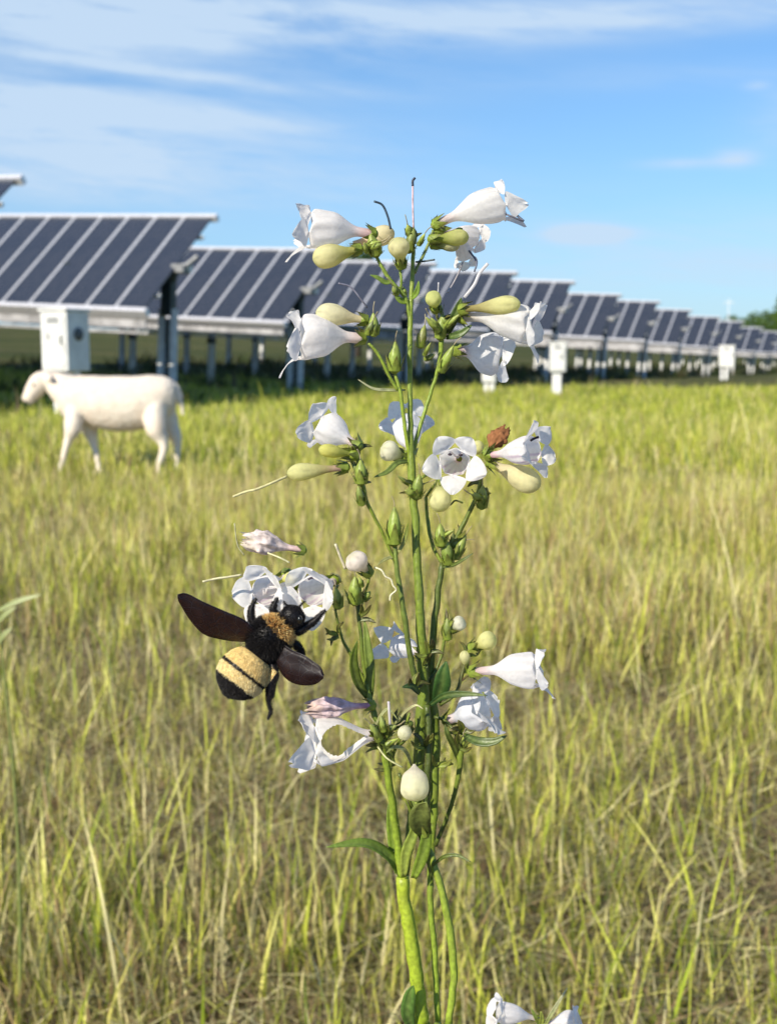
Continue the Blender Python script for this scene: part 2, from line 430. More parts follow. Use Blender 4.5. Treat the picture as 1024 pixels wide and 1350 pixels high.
pa = solar_table(20); pb = solar_table(12)
for i, (px, py, d) in enumerate(rows):
    src = pa if i < 6 else pb
    o = src if i in (0, 6) else copy_tree(src)
    c = P(px, py, d)
    g = c - nvec * (TH / 2); gz = hz(g.x, g.y)
    k = (c.z - gz) / (PIV + TV / 2)
    m = Matrix((( rvec.x, nvec.x, zvec.x * k, 0), (rvec.y, nvec.y, zvec.y * k, 0), (rvec.z, nvec.z, zvec.z * k, 0), (0, 0, 0, 1)))
    loc = c - (m @ Vector((0, TH / 2, PIV + TV / 2)))
    o.matrix_world = Matrix.Translation(loc) @ m
    tag(o, RL[i], 'solar table', 'tilted solar tables in rows')

# ------------------------------------------------------------------ cabinets
def cabinet(name, label, base, w, dpt, z0, h, legs, group=None, rot=-RA):
    root = empty(name, base); root.rotation_euler = (0, 0, rot); tag(root, label, 'utility box', group)
    mb = MB(); mb.box((-w / 2, -dpt / 2, z0), (w / 2, dpt / 2, z0 + h)); bevel_mod(mb.build('cabinet_body', M['cab'], root, False), .02)
    mb = MB(); mb.box((-w / 2 - .03, -dpt / 2 - .04, z0 + h + .002), (w / 2 + .03, dpt / 2 + .03, z0 + h + .05)); bevel_mod(mb.build('cabinet_lid', M['cab'], root, False), .01)
    mb = MB(); mb.box((-w / 2 + .06, -dpt / 2 - .022, z0 + .07), (w / 2 - .06, -dpt / 2 - .003, z0 + h - .07)); dr = bevel_mod(mb.build('door', M['cab'], root, False), .006)
    mb = MB(); mb.box((w / 2 - .14, -dpt / 2 - .05, z0 + h * .45), (w / 2 - .11, -dpt / 2 - .025, z0 + h * .6)); mb.build('handle', M['dark'], dr, False)
    mb = MB(); mb.ellipsoid((w / 2 + .012, 0, z0 + h * .62), Vector((.03, 0, 0)), Vector((0, .12, 0)), Vector((0, 0, .12))); mb.build('fan_grille', M['cabdark'], root)
    mb = MB()
    for q_ in range(5): mb.box((-w * .22, -dpt / 2 - .032, z0 + h * (.80 + .022 * q_)), (w * .22, -dpt / 2 - .0245, z0 + h * (.808 + .022 * q_)))
    mb.build('louvre', M['cabdark'], dr, False)
    mb = MB(); mb.box((-w * .3, -dpt / 2 - .0265, z0 + h * .52), (-w * .08, -dpt / 2 - .0235, z0 + h * .64)); (mb.build('label_plate', M['plate'], dr, False) if w > .6 and h < 1.2 and name == 'inverter_cabinet' else None)
    for q_ in (-.12, .02, .15):
        mb = MB(); mb.tube([(q_ * w * 2, .02, z0 + .02), (q_ * w * 2.1, .03, z0 - .15), (q_ * w * 1.6, .05, -.2)], .022, 8); mb.build('conduit', M['cabdark'], root)
    for x in legs:
        mb = MB(); mb.box((x - .07, -.07, -.35), (x + .07, .07, z0 + .05)); mb.build('leg', M['steel'], root, False)
    return root
def ground_at(px, d, dy=0):
    p = P(px, 500, d); return Vector((p.x, p.y, hz(p.x, p.y)))
b = ground_at(88, 22); t = P(88, 411, 22).z - b.z; z0 = P(88, 489, 22).z - b.z
cabinet('inverter_cabinet', 'large white cabinet on legs standing behind the sheep under the solar table', b, .64, .56, z0, t - z0, (-.2, .2), rot=-R(30))
b = ground_at(735, 38); t = P(735, 452, 38).z - b.z; z0 = P(735, 490, 38).z - b.z
cabinet('combiner_box', 'pale grey box on a thick post right of the penstemon', b, .5, .35, z0, t - z0, (-.1, .04), 'small boxes on posts in front of the rows', -R(12))
b = ground_at(957, 66); t = P(957, 456, 66).z - b.z; z0 = P(957, 484, 66).z - b.z
cabinet('combiner_box', 'small white box on a post at far right in front of distant tables', b, .8, .4, z0, t - z0, (-.24, .0), 'small boxes on posts in front of the rows', -R(20))
b = ground_at(645, 40); t = P(645, 484, 40).z - b.z; z0 = P(645, 500, 40).z - b.z
cabinet('combiner_box', 'low grey box below the shaded flower right of the plant stem', b, .45, .3, z0 - .1, t - z0, (-.1, .1), 'small boxes on posts in front of the rows', -R(15))

# ------------------------------------------------------------------ trees
def tree(name, label, px, d, top_py, width, nleaf, cols, seed, group=None):
    rnd = random.Random(seed); b = ground_at(px, d); H = P(px, top_py, d).z - b.z
    root = empty(name, b); tag(root, label, 'tree', group)
    mb = MB(); mb.tube([(0, 0, -.3), (.05 * H * .1, 0, H * .3), (0, 0, H * .62), (0, 0, H * .9)], [H * .03, H * .022, H * .014, H * .004], 8)
    for i in range(7):
        a = rnd.uniform(0, 6.28); z = H * rnd.uniform(.25, .6); r = width * rnd.uniform(.25, .42)
        mb.tube([(0, 0, z), (math.cos(a) * r * .5, math.sin(a) * r * .5, z + H * .08), (math.cos(a) * r, math.sin(a) * r, z + H * .2)], [H * .012, H * .008, H * .003], 6)
    mb.build('trunk', M['bark'], root)
    mb = MB(); blobs = []
    for i in range(26):
        t = rnd.uniform(.0, 1); a = rnd.uniform(0, 6.28); w = width / 2 * (math.sin(math.pi * min(1, .18 + t * .8)) ** .6) * rnd.uniform(.3, .8)
        blobs.append((Vector((math.cos(a) * w, math.sin(a) * w, H * (.24 + .68 * t))), width * rnd.uniform(.10, .19)))
    ls = width * .022
    for i in range(nleaf):
        c, r = rnd.choice(blobs); v = Vector((rnd.gauss(0, 1), rnd.gauss(0, 1), rnd.gauss(0, 1))).normalized() * r * rnd.uniform(.55, 1.12)
        p = c + v; q = Vector((rnd.gauss(0, 1), rnd.gauss(0, 1), rnd.gauss(0, 1) * .6 + .6)).normalized(); a = q.orthogonal().normalized(); e = q.cross(a)
        s = ls * rnd.uniform(.6, 1.4); cc = rnd.choice(cols); f = rnd.uniform(.75, 1.2); cc = tuple(k * f for k in cc)
        ids = [mb.vert(p + a * s, cc), mb.vert(p + e * s * .6, cc), mb.vert(p - a * s, cc), mb.vert(p - e * s * .6, cc)]
        mb.f.append(ids)
    mb.build('crown', M['foliage'], root, False)
GR = [(.07, .15, .025), (.11, .20, .03), (.06, .11, .02), (.15, .22, .04)]
tree('broadleaf_tree', 'dark green tree rising at the right edge beyond the tables', 1043, 150, 374, 7.5, 9000, GR, 1)
tree('broadleaf_tree', 'treetop peeping over the second table between the white flowers', 472, 105, 329, 7, 9000, GR, 2)
for i, (px, d, ty, w) in enumerate([(965, 210, 416, 8), (990, 215, 417, 9), (1012, 190, 411, 7), (938, 230, 421, 9)]):
    tree('broadleaf_tree', ['low distant tree above the far white box', 'low distant tree just right of the far white box', 'low distant tree touching the foot of the big right edge tree',
                            'leftmost of the low distant trees at far right'][i], px, d, ty, w, 2600, GR, 10 + i, 'low trees on the far horizon')
b = ground_at(957, 170); ph = P(957, 394, 170).z - b.z
up = empty('utility_pole', b); tag(up, 'thin grey utility pole far away on the skyline at right', 'pole')
mb = MB(); mb.tube([(0, 0, -.3), (0, 0, ph)], [.07, .05], 10); mb.build('pole', M['steel'], up)
mb = MB(); mb.box((-.7, -.05, ph - .6), (.7, .05, ph - .5)); mb.build('crossarm', M['steel'], up, False)

# ------------------------------------------------------------------ closed bodies by voxel remesh
def fuse(mb, name, m, voxel, parent=None, smooth_it=4, paint=None):
    tmp = mb.build(name + '_src', m); r = tmp.modifiers.new('r', 'REMESH'); r.mode = 'VOXEL'; r.voxel_size = voxel; r.use_smooth_shade = True
    s = tmp.modifiers.new('s', 'SMOOTH'); s.iterations = smooth_it; s.factor = .6
    dg = bpy.context.evaluated_depsgraph_get(); dg.update()
    me = D.meshes.new_from_object(tmp.evaluated_get(dg)); me.name = name
    D.objects.remove(tmp, do_unlink=True)
    me.materials.clear(); me.materials.append(m)
    if 'Col' in me.attributes: me.attributes.remove(me.attributes['Col'])
    if paint:
        ca = me.attributes.new('Col', 'FLOAT_COLOR', 'POINT')
        ca.data.foreach_set('color', np.array([(*paint(v.co), 1) for v in me.vertices], dtype=np.float32).ravel())
    me.polygons.foreach_set('use_smooth', [True] * len(me.polygons))
    o = D.objects.new(name, me); col.objects.link(o)
    if parent: o.parent = parent
    return o

# ------------------------------------------------------------------ sheep
def sheep():
    d = 8.8; c = P(150, 628, d); base = Vector((c.x, c.y, hz(c.x, c.y)))
    root = empty('sheep', base); tag(root, 'cream white shorn sheep walking left through the grass under the solar table', 'sheep')
    def S(px, py, dy=0):
        return P(px, py, d) + Vector((0, dy, 0)) - base
    k = d / FPX; mb = MB()
    def limb(pts, rp, flat=1.0):
        q = cr([(*S(*p), r * k) for p, r in zip(pts, rp)], 5)
        mb.tube([v[:3] for v in q], [v[3] for v in q], 14, flat=flat)
    # trunk: stacked rings along the spine
    spine = [(80, 527, 21), (92, 524, 29), (108, 525, 33), (130, 529, 36), (155, 531, 38), (180, 530, 37.5), (203, 526, 34), (220, 522, 27), (231, 521, 17)]
    q = cr(spine, 4); rings = []
    for j, (px, py, r) in enumerate(q):
        c0 = S(px, py); ring = []
        for a in range(20):
            w = 2 * math.pi * a / 20; cz = math.sin(w); cy = math.cos(w)
            fl = 1.0 if cz < 0 else .93
            ring.append(mb.vert(c0 + Vector((0, cy * r * k * .80, cz * r * k * fl))))
        if rings:
            for a in range(20): mb.f.append([rings[-1][a], rings[-1][(a + 1) % 20], ring[(a + 1) % 20], ring[a]])
        rings.append(ring)
    mb.f.append(rings[0][::-1]); mb.f.append(rings[-1])
    limb([(96, 520), (80, 510), (68, 503), (58, 500)], [25, 20, 14, 11])
    limb([(64, 500), (54, 504), (46, 513), (39, 523), (35, 530)], [12, 14, 12.5, 9.5, 8])
    for sgn in (-1, 1):
        er = (S(74, 500, sgn * .15) - S(63, 495, sgn * .05)); en = er.normalized(); eu = Vector((.35, 0, 1)); eu = (eu - en * eu.dot(en)).normalized()
        mb.ellipsoid(S(69, 497, sgn * .10), eu * .030, en.cross(eu) * .013, er * .62, 12, 8)
    # front legs
    limb([(100, 520, -.05), (101, 560, -.09), (94, 578, -.08), (88, 600, -.08), (84, 614, -.08), (81, 621, -.08)], [10, 12, 6.2, 4.4, 4.0, 5.0])
    limb([(106, 520, .05), (113, 560, .08), (120, 585, .08), (125, 606, .08), (128, 628, .08), (125, 635, .08)], [10, 12, 6.2, 4.4, 4.0, 5.0])
    # hind legs: thigh, stifle forward, hock back, shank
    limb([(210, 518, -.05), (208, 558, -.10), (216, 577, -.09), (219, 590, -.09), (213, 610, -.09), (209, 630, -.09), (205, 636, -.09)], [12, 14.5, 9, 5.6, 4.5, 4.2, 5])
    limb([(214, 518, .05), (218, 558, .10), (228, 576, .09), (231, 590, .09), (230, 610, .09), (232, 626, .09), (228, 632, .09)], [12, 14, 9, 5.6, 4.5, 4.2, 5])
    limb([(229, 508), (235, 516), (239, 533), (241, 548)], [5, 4.2, 3.4, 2.4])
    bd = fuse(mb, 'body', M['wool'], .011, root, 9)
    bd.data.update()
    nrm = [v.normal.copy() for v in bd.data.vertices]
    for v, n_ in zip(bd.data.vertices, nrm):
        f = sm(.28, .5, v.co.z); v.co += n_ * ((.006 * noise.noise(v.co * 7) + .002 * noise.noise(v.co * 26) + .001 * noise.noise(v.co * 60)) * (.3 + .7 * f))
    # short fleece
    rs = random.Random(8); fl = MB()
    for pl in bd.data.polygons:
        if pl.center.z > .3 and rs.random() < .8:
            c = pl.center; dv = (pl.normal + Vector((rs.gauss(0, .5), rs.gauss(0, .5), rs.gauss(-.25, .5)))).normalized(); sd_ = dv.orthogonal().normalized() * .0022
            g_ = rs.uniform(.8, 1.08); cc = (.88 * g_, .79 * g_, .68 * g_); fl.f.append([fl.vert(c - sd_, cc), fl.vert(c + sd_, cc), fl.vert(c + dv * rs.uniform(.004, .009), cc)])
    fl.build('fleece', M['fur'], root, False)
    for sgn in (-1, 1):
        e = MB(); e.ellipsoid(S(48, 507, sgn * .066), Vector((.013, 0, 0)), Vector((0, .010, 0)), Vector((0, 0, .012))); e.build('eye', M['eye'], root)
    e = MB(); e.ellipsoid(S(33, 528), Vector((.012, 0, 0)), Vector((0, .026, 0)), Vector((0, 0, .013))); e.build('nose', M['sheepskin'], root)
sheep()

# ------------------------------------------------------------------ penstemon
D0 = .38; MMPX = D0 / FPX
def Q(px, py, dz=0): return P(px, py, D0 + dz * .001)
gb = Vector((P(556, 1350, D0).x, .40, 0)); gb.z = 0
plant = empty('penstemon_plant', gb)
tag(plant, 'tall white flowered penstemon with many buds in the centre, bee at its left', 'wildflower')
class PlantCtx: pass
CTX = PlantCtx(); CTX.root = plant; CTX.org = gb
def LP(v): return Vector(v) - CTX.org
G_BR = (.30, .38, .04); G_MID = (.23, .30, .035); G_DK = (.09, .125, .02); REDD = (.11, .045, .03)
PLANTG = lambda: M['plantgreen']
def stem(pts, c0=G_MID, c1=None, n=6, name='stem', sub=6, m=None, parent=None):
    """pts: (px, py, dz mm, radius px)"""
    q = cr([(*LP(Q(p[0], p[1], p[2])), p[3] * MMPX * (.84 if sum(p_[1] for p_ in pts) / len(pts) < 1120 else 1)) for p in pts], sub); k = len(q) - 1
    cs = [mix(mix(c0, c1 or c0, i / k), (.20, .13, .06), .25 * max(0, noise.noise(Vector((i * .7, pts[0][0], 0))))) for i in range(k + 1)]
    mb = MB()
    jit = [Vector((noise.noise(Vector(v[:3]) * 300), 0, noise.noise(Vector(v[:3]) * 300 + Vector((9, 9, 9))))) * v[3] * .35 for v in q]
    mb.tube([Vector(v[:3]) + j for v, j in zip(q, jit)], [v[3] * (1 + .12 * noise.noise(Vector(v[:3]) * 500)) for v in q], 10, cs)
    rs = random.Random(int(abs(pts[0][0] * 7 + pts[-1][1])))
    if name == 'stem':
        for i in range(len(q) * 5):
            j = rs.randrange(len(q) - 1); p = Vector(q[j][:3]).lerp(Vector(q[j + 1][:3]), rs.random()); rr = q[j][3]
            dv = Vector((rs.gauss(0, 1), rs.gauss(0, 1), rs.gauss(0, .4))).normalized(); mb.col = mix(cs[j], (.4, .4, .2), .6)
            mb.tube([p + dv * rr * .9, p + dv * (rr + rs.uniform(.0002, .0006))], [.00004, .00006], 3)
    return mb.build(name, m or M['plantgreen'], parent or CTX.root)
def leaf(pts, w, c0=G_MID, c1=None, name='leaf', fold=.35, parent=None, face=None):
    q = cr([tuple(LP(Q(*p))) for p in pts], 6); k = len(q) - 1; mb = MB(); prev = None
    viewd = Vector(face) if face else Vector((0.15, -1, .35)).normalized()
    for i, v in enumerate(q):
        v = Vector(v); t = i / k
        tg = (Vector(q[min(i + 1, k)]) - Vector(q[max(i - 1, 0)])).normalized()
        s = tg.cross(viewd); s = s.normalized() if s.length > 1e-6 else Vector((1, 0, 0)); nn = s.cross(tg)
        ww = w * MMPX * (math.sin(math.pi * min(1, .12 + t * .88)) ** .75 if t < .999 else .02)
        row = []
        for j in range(5):
            a = (j - 2) / 2
            cc = mix(c0, c1 or c0, t)
            if j == 2: cc = mix(cc, (.3, .38, .1), .3)
            row.append(mb.vert(v + s * a * ww + nn * abs(a) * ww * fold, cc))
        if prev:
            for j in range(4): mb.f.append([prev[j], prev[j + 1], row[j + 1], row[j]])
        prev = row
    o = mb.build(name, M['plantgreen'], parent or CTX.root)
    so = o.modifiers.new('thick', 'SOLIDIFY'); so.thickness = .00018
    return o
def frame(a, roll=0.):
    a = a.normalized(); up = UP - a * UP.dot(a)
    if up.length < .15: up = -FW - a * (-FW).dot(a)
    up.normalize(); side = a.cross(up)
    c, s = math.cos(roll), math.sin(roll)
    return a, side * c + up * s, up * c - side * s       # axis, x, y(up)
def calyx(base, a, r, ln, parent, seed=0, open_=.25, c0=(.24, .32, .04), c1=(.12, .09, .03)):
    rnd = random.Random(seed); _, x, y = frame(a, rnd.uniform(0, 1)); mb = MB()
    mb.col = c0; mb.ellipsoid(base + a * r * .5, x * r * .85, y * r * .85, a * r * .9, 10, 7)
    for k in range(5):
        w = 2 * math.pi * k / 5; e = x * math.cos(w) + y * math.sin(w); tt = a.cross(e); prev = None
        L = ln * rnd.uniform(.8, 1.2); op = open_ * rnd.uniform(.5, 2.2)
        for i in range(7):
            t = i / 6; hw = r * .62 * (1 - t ** 1.5) + r * .02
            c = base + a * (L * t * .95) + e * (r * (.88 + .25 * math.sin(t * 2)) + op * r * t * t * 2)
            cc = mix(c0, c1, t ** 1.5)
            row = [mb.vert(c - tt * hw - e * hw * .3, cc), mb.vert(c, mix(cc, (.3, .4, .08), .3)), mb.vert(c + tt * hw - e * hw * .3, cc)]
            if prev:
                for j in range(2): mb.f.append([prev[j], prev[j + 1], row[j + 1], row[j]])
            prev = row
    # glandular hairs
    mb.col = (.25, .22, .10)
    for k in range(26):
        w = rnd.uniform(0, 6.28); t = rnd.uniform(0, .8); e = x * math.cos(w) + y * math.sin(w); b = base + a * ln * t + e * r
        mb.tube([b, b + (e + a * rnd.uniform(-.3, .6)) * r * .35], [r * .02, r * .03], 3)
    return mb.build('calyx', M['plantgreen'], parent)
def flower(b, m, Rp=24, lobe=26, roll=0., bend=0., flare=(10, 95), tint=(.94, .915, .90), basec=(.85, .66, .64), seed=0, hole=False,
           stamens=True, lens=(1, 1, 1, 1, 1), style=None, calyx_r=8.5, narrow=.24, lines=None, wid=1.0):
    if lines is None: lines = stamens
    """b, m: (px, py, dz) of the foot and of the throat; Rp throat radius px; lobes 0,1 upper, 2 right-low, 3 low, 4 left-low"""
    rnd = random.Random(seed + 50); B = LP(Q(*b)); T = LP(Q(*m)); ax = T - B; L = ax.length; a, x, y = frame(ax, roll)
    Rr = Rp * MMPX; LL = lobe * MMPX; sk = 2 if hole else 1; NS = 40 * sk; NT = 22 * sk; mb = MB(); rows = []
    def centre(t): return B + a * (L * t) + y * (bend * L * math.sin(math.pi * t) * .5) + x * (bend * .3 * L * (t * t - t))
    def rad(t):
        s = .55 * sm(narrow, .66, t) + .45 * sm(narrow, 1.0, t); return Rr * (.24 + .06 * t + .72 * s) * (1 + .06 * math.sin(math.pi * max(0, t - .5) * 2))
    for i in range(NT + 1):
        t = i / NT; c = centre(t); r = rad(t); row = []
        for j in range(NS):
            w = 2 * math.pi * (j + .5) / NS
            cx, cy = math.cos(w), math.sin(w)
            rr = r * (1 + .06 * math.cos(5 * w - math.radians(90)) * sm(.25, 1, t)) * (1 + .08 * noise.noise(Vector((w * 1.3, t * 3, seed)))) * (1 + .035 * math.cos(10 * w + seed) * sm(.5, 1, t))
            fl = .86 if cy > 0 else .97
            cc = mix(basec, tint, sm(.05, .45, t)); vn = 1 - .07 * (j % 4 == 0) - .05 * abs(noise.noise(Vector((w * 6, t * 4, seed)))); cc = tuple(q_ * vn for q_ in cc)
            if lines and cy < -.2 and .45 < t and (j % 3 == 0): cc = mix(cc, (.50, .30, .52), .55 * sm(.45, .7, t))
            row.append(mb.vert(c + x * cx * rr + y * cy * rr * fl, cc))
        rows.append(row)
    for i in range(NT):
        t = (i + .5) / NT
        for j in range(NS):
            if hole:
                w = 2 * math.pi * (j + 1) / NS; e = x * math.cos(w) + y * math.sin(w); f = abs(e.dot(-FW)); g = (t - .58) / .40
                if abs(g) < 1 and math.acos(min(1, f)) < .92 * math.sqrt(1 - g * g) * (1.05 if g > 0 else .95 + .2 * g): continue
            mb.f.append([rows[i][j], rows[i][(j + 1) % NS], rows[i + 1][(j + 1) % NS], rows[i + 1][j]])
    mb.f.append(rows[0][::-1])
    # five lobes
    cen = centre(1.0); da = (centre(1.0) - centre(.95)).normalized()
    for li, ang in enumerate((54 + 72, 54, -18, -90, 198)):
        j0 = (int(round((ang - 36) / 9.0)) * sk) % NS
        ll = LL * (.85 if li < 2 else 1.05) * rnd.uniform(.92, 1.08) * lens[li]
        f0, f1 = math.radians(flare[0]), math.radians(flare[1] + rnd.uniform(-20, 20))
        if li < 2: f1 -= .25
        w0 = math.radians(ang); er = x * math.cos(w0) + y * math.sin(w0); et = a.cross(er); er2 = er
        NV = 12; rr = Rr * .93; az_ = 0.; prev = [rows[NT][(j0 + q * sk) % NS] for q in range(9)]
        tw = rnd.uniform(-.25, .25)
        for v in range(1, NV + 1):
            t = v / NV; be = f0 + (f1 - f0) * t ** 1.25; step = ll / NV; rr += math.sin(be) * step; az_ += math.cos(be) * step
            wd = Rr * math.tan(R(36)) * (1.04 + .30 * wid * math.sin(math.pi * min(1, t * 1.1))) * (1 - (1 - wid) * sm(.15, .75, t))
            if t > .45: wd *= max(.0, 1 - ((t - .45) / .57) ** 2.2) ** .62
            row = []
            for q in range(9):
                u = (q - 4) / 4; wq = w0 + math.radians(36 * u)
                ringp = cen + (x * math.cos(wq) + y * math.sin(wq) * (.86 if math.sin(wq) > 0 else .97)) * (Rr * 1.0 + (rr - Rr * .93)) + da * az_
                cup = (-abs(u) ** 2 * .18 * (1 - t) - .10 * (1 - abs(u)) ** 3 * math.sin(math.pi * t)) * wd
                ruff = (noise.noise(Vector((u * 1.6 + seed, t * 2.4, li))) * .16 + noise.noise(Vector((u * 4 + seed, t * 5, li))) * .05) * ll * t
                flp = cen + er * (rr + cup) + et * (u * wd) + da * (az_ + ruff + tw * u * wd * t - .12 * wd * u * u * t)
                kk = sm(0, .35, t); vn = 1 - .05 * (q % 2) * (1 - t) - .06 * abs(noise.noise(Vector((u * 5, t * 3, seed + li)))); cc = tuple(q_ * vn for q_ in tint)
                if lines and 2 <= li and u == 0 and t < .3: cc = mix(tint, (.5, .3, .52), .4)
                cc = mix(cc, (.96, .95, .95), .2)
                row.append(mb.vert(ringp.lerp(flp, kk), cc))
            for q in range(8): mb.f.append([prev[q], prev[q + 1], row[q + 1], row[q]])
            prev = row
    o = mb.build('flower', M['petal'], CTX.root)
    s = o.modifiers.new('sub', 'SUBSURF'); s.levels = 1; s.render_levels = 1
    calyx(B - a * .0008, a, calyx_r * MMPX, 17 * MMPX, o, seed)
    if stamens:
        for sx in (-.40, .34):
            for dd in (0,):
                p0 = centre(.45) + y * Rr * .1; p2 = cen + x * Rr * sx * (1 - dd) + y * Rr * (.45 - dd) - a * L * (.02 + dd)
                p1 = centre(.8) + x * Rr * sx * 1.2 + y * Rr * .62
                qq = cr([tuple(p0), tuple(p1), tuple(p2)], 6); st = MB(); st.col = (.85, .82, .82)
                st.tube(qq, [.00022] * len(qq), 6); st.build('stamen', M['petal'], o)
                an = MB(); an.ellipsoid(p2, x * .0007, y * .00042, a * .0005, 8, 6); an.build('anther', M['anther'], o)
    return o
def bud(b, m, Rp, c0=(.62, .58, .25), c1=(.86, .82, .50), seed=0, narrow=.35, thread=None, cal=8, pinkbase=False, wrinkle=.05):
    """closed bud: foot b, tip m"""
    B = LP(Q(*b)); T = LP(Q(*m)); ax = T - B; L = ax.length; a, x, y = frame(ax, seed * .7); r0 = Rp * MMPX; mb = MB(); prev = None; NT = 18; NS = 20
    for i in range(NT + 1):
        t = i / NT
        r = r0 * (.33 + .67 * sm(narrow * .4, narrow + .32, t)) * (math.sqrt(1 - ((.72 - t) / .75) ** 2) if narrow <= 0 and t < .72 else 1) * (math.sqrt(max(0, 1 - ((t - .72) / .283) ** 2)) if t > .72 else 1)
        row = []
        for j in range(NS):
            w = 2 * math.pi * j / NS
            gr = abs(math.sin(2.5 * w + t * 2.2 + seed)); rr = r * (1 - (wrinkle + .05) * (1 - gr) ** 3 * sm(.35, .8, t) + wrinkle * .5 * math.cos(2 * w + seed) + .04 * noise.noise(Vector((w, t * 3, seed))))
            cc = mix(c0, c1, sm(.15, .75, t))
            cc = tuple(q_ * (1 - .30 * (1 - gr) ** 5 * sm(.3, .8, t)) for q_ in cc); cc = mix(cc, (.50, .55, .22), .35 * sm(.9, 1, t))
            if pinkbase: cc = mix((.72, .50, .46), cc, sm(.05, .4, t))
            row.append(mb.vert(B + a * L * t + (x * math.cos(w) + y * math.sin(w)) * rr, cc))
        if prev:
            for j in range(NS): mb.f.append([prev[j], prev[(j + 1) % NS], row[(j + 1) % NS], row[j]])
        prev = row
    mb.f.append(prev)
    o = mb.build('bud', M['petal'], CTX.root); s = o.modifiers.new('sub', 'SUBSURF'); s.levels = 1; s.render_levels = 1
    if cal: calyx(B - a * .0006, a, cal * MMPX, 18 * MMPX, o, seed + 3, .12)
    return o
def capsule(b, m, Rp, seed=0, style=True, c=(.24, .34, .05), c1=(.30, .36, .08), sl=14):
    c = tuple(q_ * 1.25 for q_ in c)
    B = LP(Q(*b)); T = LP(Q(*m)); a, x, y = frame(T - B, seed); L = (T - B).length; r0 = Rp * MMPX; mb = MB(); prev = None
    for i in range(15):
        t = i / 14; r = r0 * max(.04, math.sin(math.pi * (.12 + .86 * t)) ** .8) * (1 - .25 * t); row = []
        for j in range(16):
            w = 2 * math.pi * j / 16; rr = r * (1 - .10 * abs(math.cos(w)) ** 6); row.append(mb.vert(B + a * L * t + (x * math.cos(w) + y * math.sin(w)) * rr, mix(c, c1, t)))
        if prev:
            for j in range(16): mb.f.append([prev[j], prev[(j + 1) % 16], row[(j + 1) % 16], row[j]])
        prev = row
    mb.f.append(prev); o = mb.build('seed_capsule', M['plantgreen'], CTX.root)
    calyx(B - a * .0003, a, Rp * .98 * MMPX, L * .62, o, seed, .12)
    if style:
        st = MB(); st.col = (.42, .36, .22); st.tube(cr([tuple(T), tuple(T + a * sl * .5 * MMPX + x * 1 * MMPX), tuple(T + a * sl * MMPX + x * 4 * MMPX)], 4), .00016, 5); st.build('style', M['plantgreen'], o)
    return o
def thread(pts, c=(.62, .58, .36), w=1.0, name='style', m=None, parent=None, taper=False):
    q = cr([tuple(LP(Q(*p))) for p in pts], 6); mb = MB(); mb.col = c
    mb.tube(q, [w * MMPX * (1 - .5 * i / len(q) if taper else 1) for i in range(len(q))], 6); return mb.build(name, m or M['plantgreen'], parent or CTX.root)
def spent(b, m, Rp, seed=0, c0=(.70, .50, .48), c1=(.86, .74, .70), tipc=(.62, .46, .34)):
    """shrivelled flower: collapsed crumpled tube with a ragged mouth"""
    B = LP(Q(*b)); T = LP(Q(*m)); a, x, y = frame(T - B); L = (T - B).length; r0 = Rp * MMPX; mb = MB(); prev = None; NS = 36; NT = 30
    for i in range(NT + 1):
        t = i / NT; r = r0 * (.25 + .75 * sm(.25, .75, t)) * (1 - .35 * sm(.85, 1, t)); row = []
        for j in range(NS):
            w = 2 * math.pi * j / NS; n1 = noise.noise(Vector((math.cos(w) * 2.2, math.sin(w) * 2.2, t * 5 + seed))) ; n2 = noise.noise(Vector((w * 3, t * 11, seed)))
            n3 = abs(math.sin(w * 4 + t * 3 + seed))
            k = sm(.2, .7, t); rr = r * (1 + k * (.38 * n1 + .2 * n2 - .22 * n3)); ext = t * L + (n2 * .35 + .25 * n3) * r0 * sm(.8, 1, t) * 1.6
            cc = mix(c0, c1, sm(.1, .5, t)); cc = mix(cc, tipc, sm(.82, 1.02, t + n1 * .1) * .7)
            row.append(mb.vert(B + a * ext + (x * math.cos(w) + y * math.sin(w) * .72) * rr, cc))
        if prev:
            for j in range(NS): mb.f.append([prev[j], prev[(j + 1) % NS], row[(j + 1) % NS], row[j]])
        prev = row
    o = mb.build('withered_flower', M['dry'], CTX.root); calyx(B, a, 7 * MMPX, 15 * MMPX, o, seed); return o

# --- stems
v = LP  # noqa
def ground_stem(px, r, dx, c):
    p1 = Q(px, 1350); g = Vector((gb.x + dx, .40, -.01)); mb = MB()
    q = cr([tuple(LP(g)), tuple(LP(g.lerp(p1, .5) + Vector((dx * .4, 0, 0)))), tuple(LP(p1)), ], 8)
    mb.col = c; mb.tube(q, [r * 1.2 * MMPX - (r * .2 * MMPX) * i / len(q) for i in range(len(q))], 10); mb.build('stem', M['plantgreen'], plant)
ground_stem(557, 9.5, 0, G_BR); ground_stem(577, 5, .012, G_MID); ground_stem(591, 5.2, .02, G_MID)
stem([(557, 1350, 0, 9.5), (549, 1290, 0, 9.3), (538, 1215, 0, 9), (529, 1155, 0, 8.8)], (.34, .46, .03), (.42, .52, .04))
stem([(529, 1155, 0, 8), (524, 1110, -1, 6.5), (517, 1060, -3, 6), (508, 1005, -5, 5.5), (500, 965, -6, 5), (486, 915, -5, 4.5), (478, 860, -5, 3.4), (473, 815, -5, 2.8), (470, 792, -5, 2.6)], (.3, .42, .04), G_DK)
stem([(532, 1155, 2, 8), (541, 1100, 3, 8), (550, 1040, 3, 9.5), (555, 960, 3, 9.5), (557, 890, 2, 9), (553, 800, 0, 7.2), (548, 700, 0, 6.4), (542, 606, 0, 6.4), (541, 560, 0, 4.2), (540, 470, 0, 4), (541, 420, 0, 4), (544, 350, 0, 3.2), (545, 300, 0, 2.6)], (.12, .17, .02), (.30, .40, .05))
